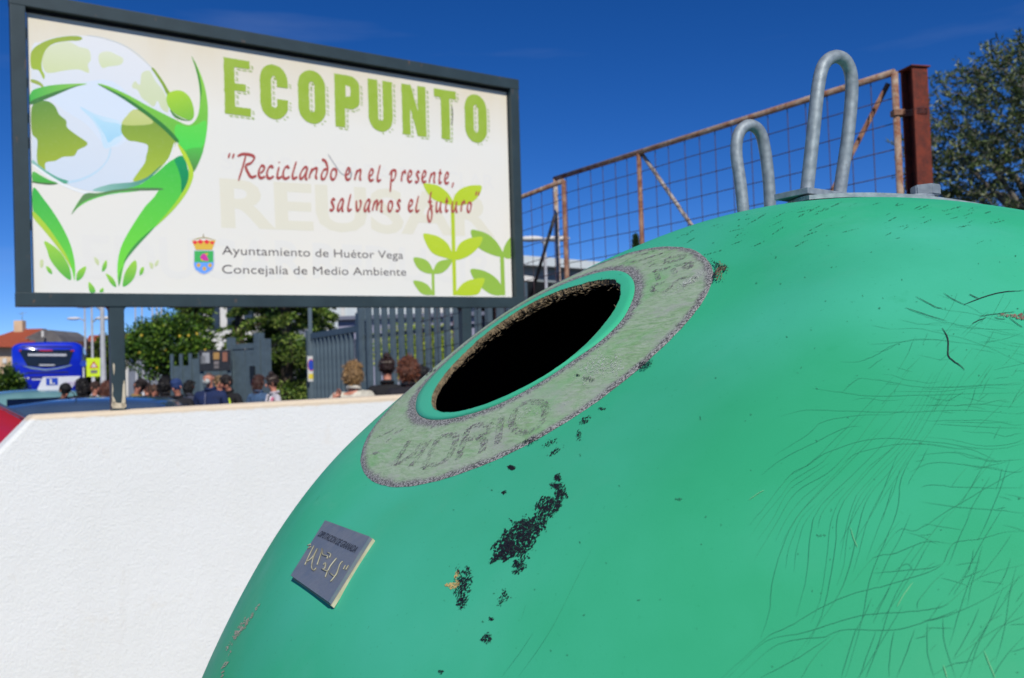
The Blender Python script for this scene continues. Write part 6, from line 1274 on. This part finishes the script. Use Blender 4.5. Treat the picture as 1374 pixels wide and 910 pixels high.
    # hair: scalp cap cut above the brow, plus length
    if style != 'none':
        hm = simple('hair', hair, tuple(int(v * .55) for v in hair), 60, .6, bump=.8, bd=.008)
        bm = bmesh.new(); bmesh.ops.create_icosphere(bm, subdivisions=4, radius=1)
        big = {'curly': .022, 'long': .004, 'short': .006, 'bun': .006, 'bald': .003, 'beanie': .010}[style]
        for v in bm.verts:
            c_ = v.co.copy(); nz_ = noise.fractal(c_ * (3.4 if style == 'curly' else 1.8) + Vector((px, 0, 0)), .8, 2, 3); r_ = 1 + (.16 if style == 'curly' else .07) * nz_
            face = c_.y < -.12 and c_.z < .42; low = c_.z < (-.35 if style in ('short', 'bun', 'bald', 'beanie') else -2); k_ = .78 if face or (low and c_.y < .2) else (r_ if not low else .80)
            if style == 'bald' and (c_.z > .22 or face): k_ = .6
            v.co = Vector((c_.x * (.082 + big) * k_, (c_.y * (.098 + big) + .004) * k_, (c_.z * (.108 + big) + .012) * k_))
        if style in ('long', 'curly'):
            for v in bm.verts:
                if v.co.z < .02 and v.co.y > -.01:
                    s2_ = 1.9 if style == 'long' else 1.2; v.co.z = .02 + (v.co.z - .02) * s2_ * (1 + .12 * noise.noise(v.co * 30)); v.co.x *= 1.12; v.co.y += .02
        for f in bm.faces: f.smooth = True
        bmesh.ops.transform(bm, matrix=HM, verts=bm.verts); me = bpy.data.meshes.new('hair'); bm.to_mesh(me); bm.free(); link('hair', me, cm(hair) if style == 'beanie' else hm, t)
        ns_ = {'curly': 1500, 'long': 1300, 'short': 800, 'bun': 700}.get(style, 0)
        if ns_:
            co_ = np.array([v.co[:] for v in me.vertices]); Hi = np.array(HM.inverted()); lc = co_ @ Hi[:3, :3].T + Hi[:3, 3]
            ok = np.where(~((lc[:, 1] < -.03) & (lc[:, 2] < .045)))[0]; pick = rng.choice(ok, ns_); ctr = np.array(HM.translation); Pn = co_[pick] + rng.normal(0, .004, (ns_, 3)); outv = Pn - ctr; outv /= np.linalg.norm(outv, axis=1, keepdims=True)
            jit = .9 if style == 'curly' else .28; Dn = np.array([0, 0, -1.0])[None] * (1 if style != 'bun' else -.6) + outv * .45 + rng.normal(0, jit, (ns_, 3)); cH = np.array(s2l(hair))[None] * rng.choice([.45, .8, 1.2, 1.9], (ns_, 1))
            leaves('hair_strands', Pn + outv * .002, Dn, rng.uniform(.02, .05, ns_) * (1.2 if style == 'long' else 1), rng.uniform(.004, .009, ns_), cH, t, HSTR)
        if style == 'bun': hpart('hair_bun', [((0, .02, .155), (.044, .044, .042))], hm); hpart('hair_band', [((0, .012, .075), (.080, .094, .022))], cm((150, 140, 128)))
        if style == 'short': hpart('fringe', [((0, -.055, .088), (.062, .038, .026))], hm)
    if extras: extras(t, hpart, HM)
    t.scale = (k, k, k); return t
def strap(col_, p, q, r_=.03, nm='bag_strap'):
    def f(t, hp_, HM): b = B(); b.tube([p, (np.array(p) + q) / 2 + np.array([0, -.03, 0]), q], r_, 6); b.build(nm, cm(col_), t)
    return f
def zipline(t, hp_, HM): b = B(); b.tube([(0, -.128, 1.40), (0, -.145, 1.2), (0, -.142, 1.0), (0, -.138, .88)], .006, 5); b.build('zip', cm((120, 124, 150)), t)
BK = (22, 22, 26)
person('person in a black coat and dark woolly hat bending in front of the driving-school board', 86, 513, 13.2, 40, BK, (16, 16, 18), 'beanie', nod=35, arms={'L': ((-.34, -.20, 1.22), (-.52, -.36, 1.16)), 'R': ((.28, -.16, 1.16), (.12, -.36, 1.12))})
person('tall person in black with long dark hair standing between the coach and the yellow sign', 110, 508, 14.5, 200, (14, 14, 16), (18, 14, 14), 'long', build=1.25)
person('person in a white shirt and navy vest left of the billboard post', 127, 513, 15.5, 60, (34, 44, 80), (70, 46, 34), 'short', shirt=(210, 210, 214), extras=strap((206, 206, 212), (-.16, -.10, 1.38), (-.10, -.14, 1.05), .05, 'shirt_sleeve'))
person('person with reddish brown hair in a brown coat just left of the billboard post', 143, 512, 14, 160, (66, 36, 26), (92, 50, 34), 'long')
person('person in a dark jacket with an olive collar, head tilted, right of the billboard post', 183, 508, 12.8, 25, (22, 20, 24), (44, 32, 26), 'short', nod=12, tilt=24, shirt=(150, 130, 60), build=1.1)
person('person with a pale face turned left behind the orange tree trunk', 197, 514, 16.5, -60, (60, 44, 40), (58, 40, 32), 'short')
person('person in a beige coat holding something bright blue', 207, 517, 14.6, 30, (150, 122, 104), (90, 64, 48), 'long', extras=strap((30, 130, 170), (-.05, -.2, 1.2), (.02, -.24, 1.32), .05, 'blue_bundle'))
person('person with thick black hair facing away in a black jacket', 221, 508, 14, 190, BK, (18, 14, 14), 'curly', build=1.05)
person('person in a blue cap and black jacket with a tan bag strap across the chest', 238, 509, 12.6, -8, (24, 24, 30), (36, 60, 110), 'beanie', nod=14, build=1.15, arms={'L': ((-.28, -.06, 1.10), (-.06, -.30, 1.05)), 'R': ((.28, -.06, 1.10), (.08, -.32, 1.04))}, extras=strap((176, 120, 56), (-.10, -.13, 1.38), (.05, -.20, 1.02), .032))
person('person with long black hair beside the bald man', 254, 511, 15.4, 150, (70, 74, 92), (16, 14, 16), 'long')
person('person with a small round face behind the bald man, on his left', 264, 507, 17, 20, (46, 44, 44), (50, 36, 28), 'short')
person('bald man in a navy zipped jacket and pale face mask', 281, 497, 12.6, -12, (20, 40, 84), (120, 96, 86), 'bald', nod=8, mask=(196, 200, 196), build=1.28, extras=zipline)
person('fair-haired person glimpsed behind the shoulder of the bald man', 294, 505, 14.6, 20, (60, 56, 50), (150, 122, 84), 'short')
def rainbow(t, hp_, HM):
    for k, c_ in enumerate(((200, 40, 60), (230, 90, 150), (70, 180, 220), (190, 220, 40))): b = B(); b.tube([(.06 + k * .035, -.17, 1.34), (.12 + k * .035, -.20, 1.15), (.17 + k * .035, -.19, .95)], .018, 6); b.build('striped_scarf', cm(c_), t)
    b = B(); b.tube([(-.08, -.12, 1.36), (-.12, -.17, 1.15), (-.04, -.2, 1.0)], .04, 6); b.build('tan_sleeve', cm((176, 122, 70)), t)
person('dark-haired youth in a black top with a rainbow striped scarf', 306, 503, 13.4, -25, BK, (38, 30, 28), 'short', nod=18, extras=rainbow)
person('person with long auburn hair and a denim jacket seen from behind', 347, 504, 13.8, 150, (74, 104, 140), (74, 44, 36), 'long')
def stripes(t, hp_, HM):
    for k, c_ in enumerate(((216, 210, 214), (30, 30, 40), (216, 210, 214), (220, 120, 150))): b = B(); b.tube([(.02 + k * .055, -.10 + k * .012, 1.42 - k * .015), (.05 + k * .05, -.155 + k * .012, 1.22), (.05 + k * .05, -.165, .98)], .024, 6); b.build('shirt_stripe', cm(c_), t)
person('dark-haired person in profile wearing a striped white and black shirt', 367, 505, 13.2, -62, (200, 196, 202), (56, 40, 36), 'bun', nod=10, extras=stripes)
person('woman with short curly blonde hair and a cream coat raising her left hand', 474, 489, 9.6, 172, (214, 208, 190), (150, 118, 76), 'curly', build=1.15, shirt=(220, 214, 198), arms={'R': ((.36, .06, 1.14), (.20, .10, 1.33))})
person('person with a topknot and headband in a black jacket, seen from behind', 519, 483, 10.4, 184, BK, (50, 28, 24), 'bun', build=1.1)
person('person with wavy chestnut hair in a dark coat at the rim of the green container', 547, 483, 9.4, 196, (26, 24, 32), (104, 58, 36), 'curly', build=1.15)
person('person in a black jacket half hidden behind the green container rim', 566, 492, 10.6, 170, (20, 22, 30), (18, 16, 20), 'short', build=1.2)
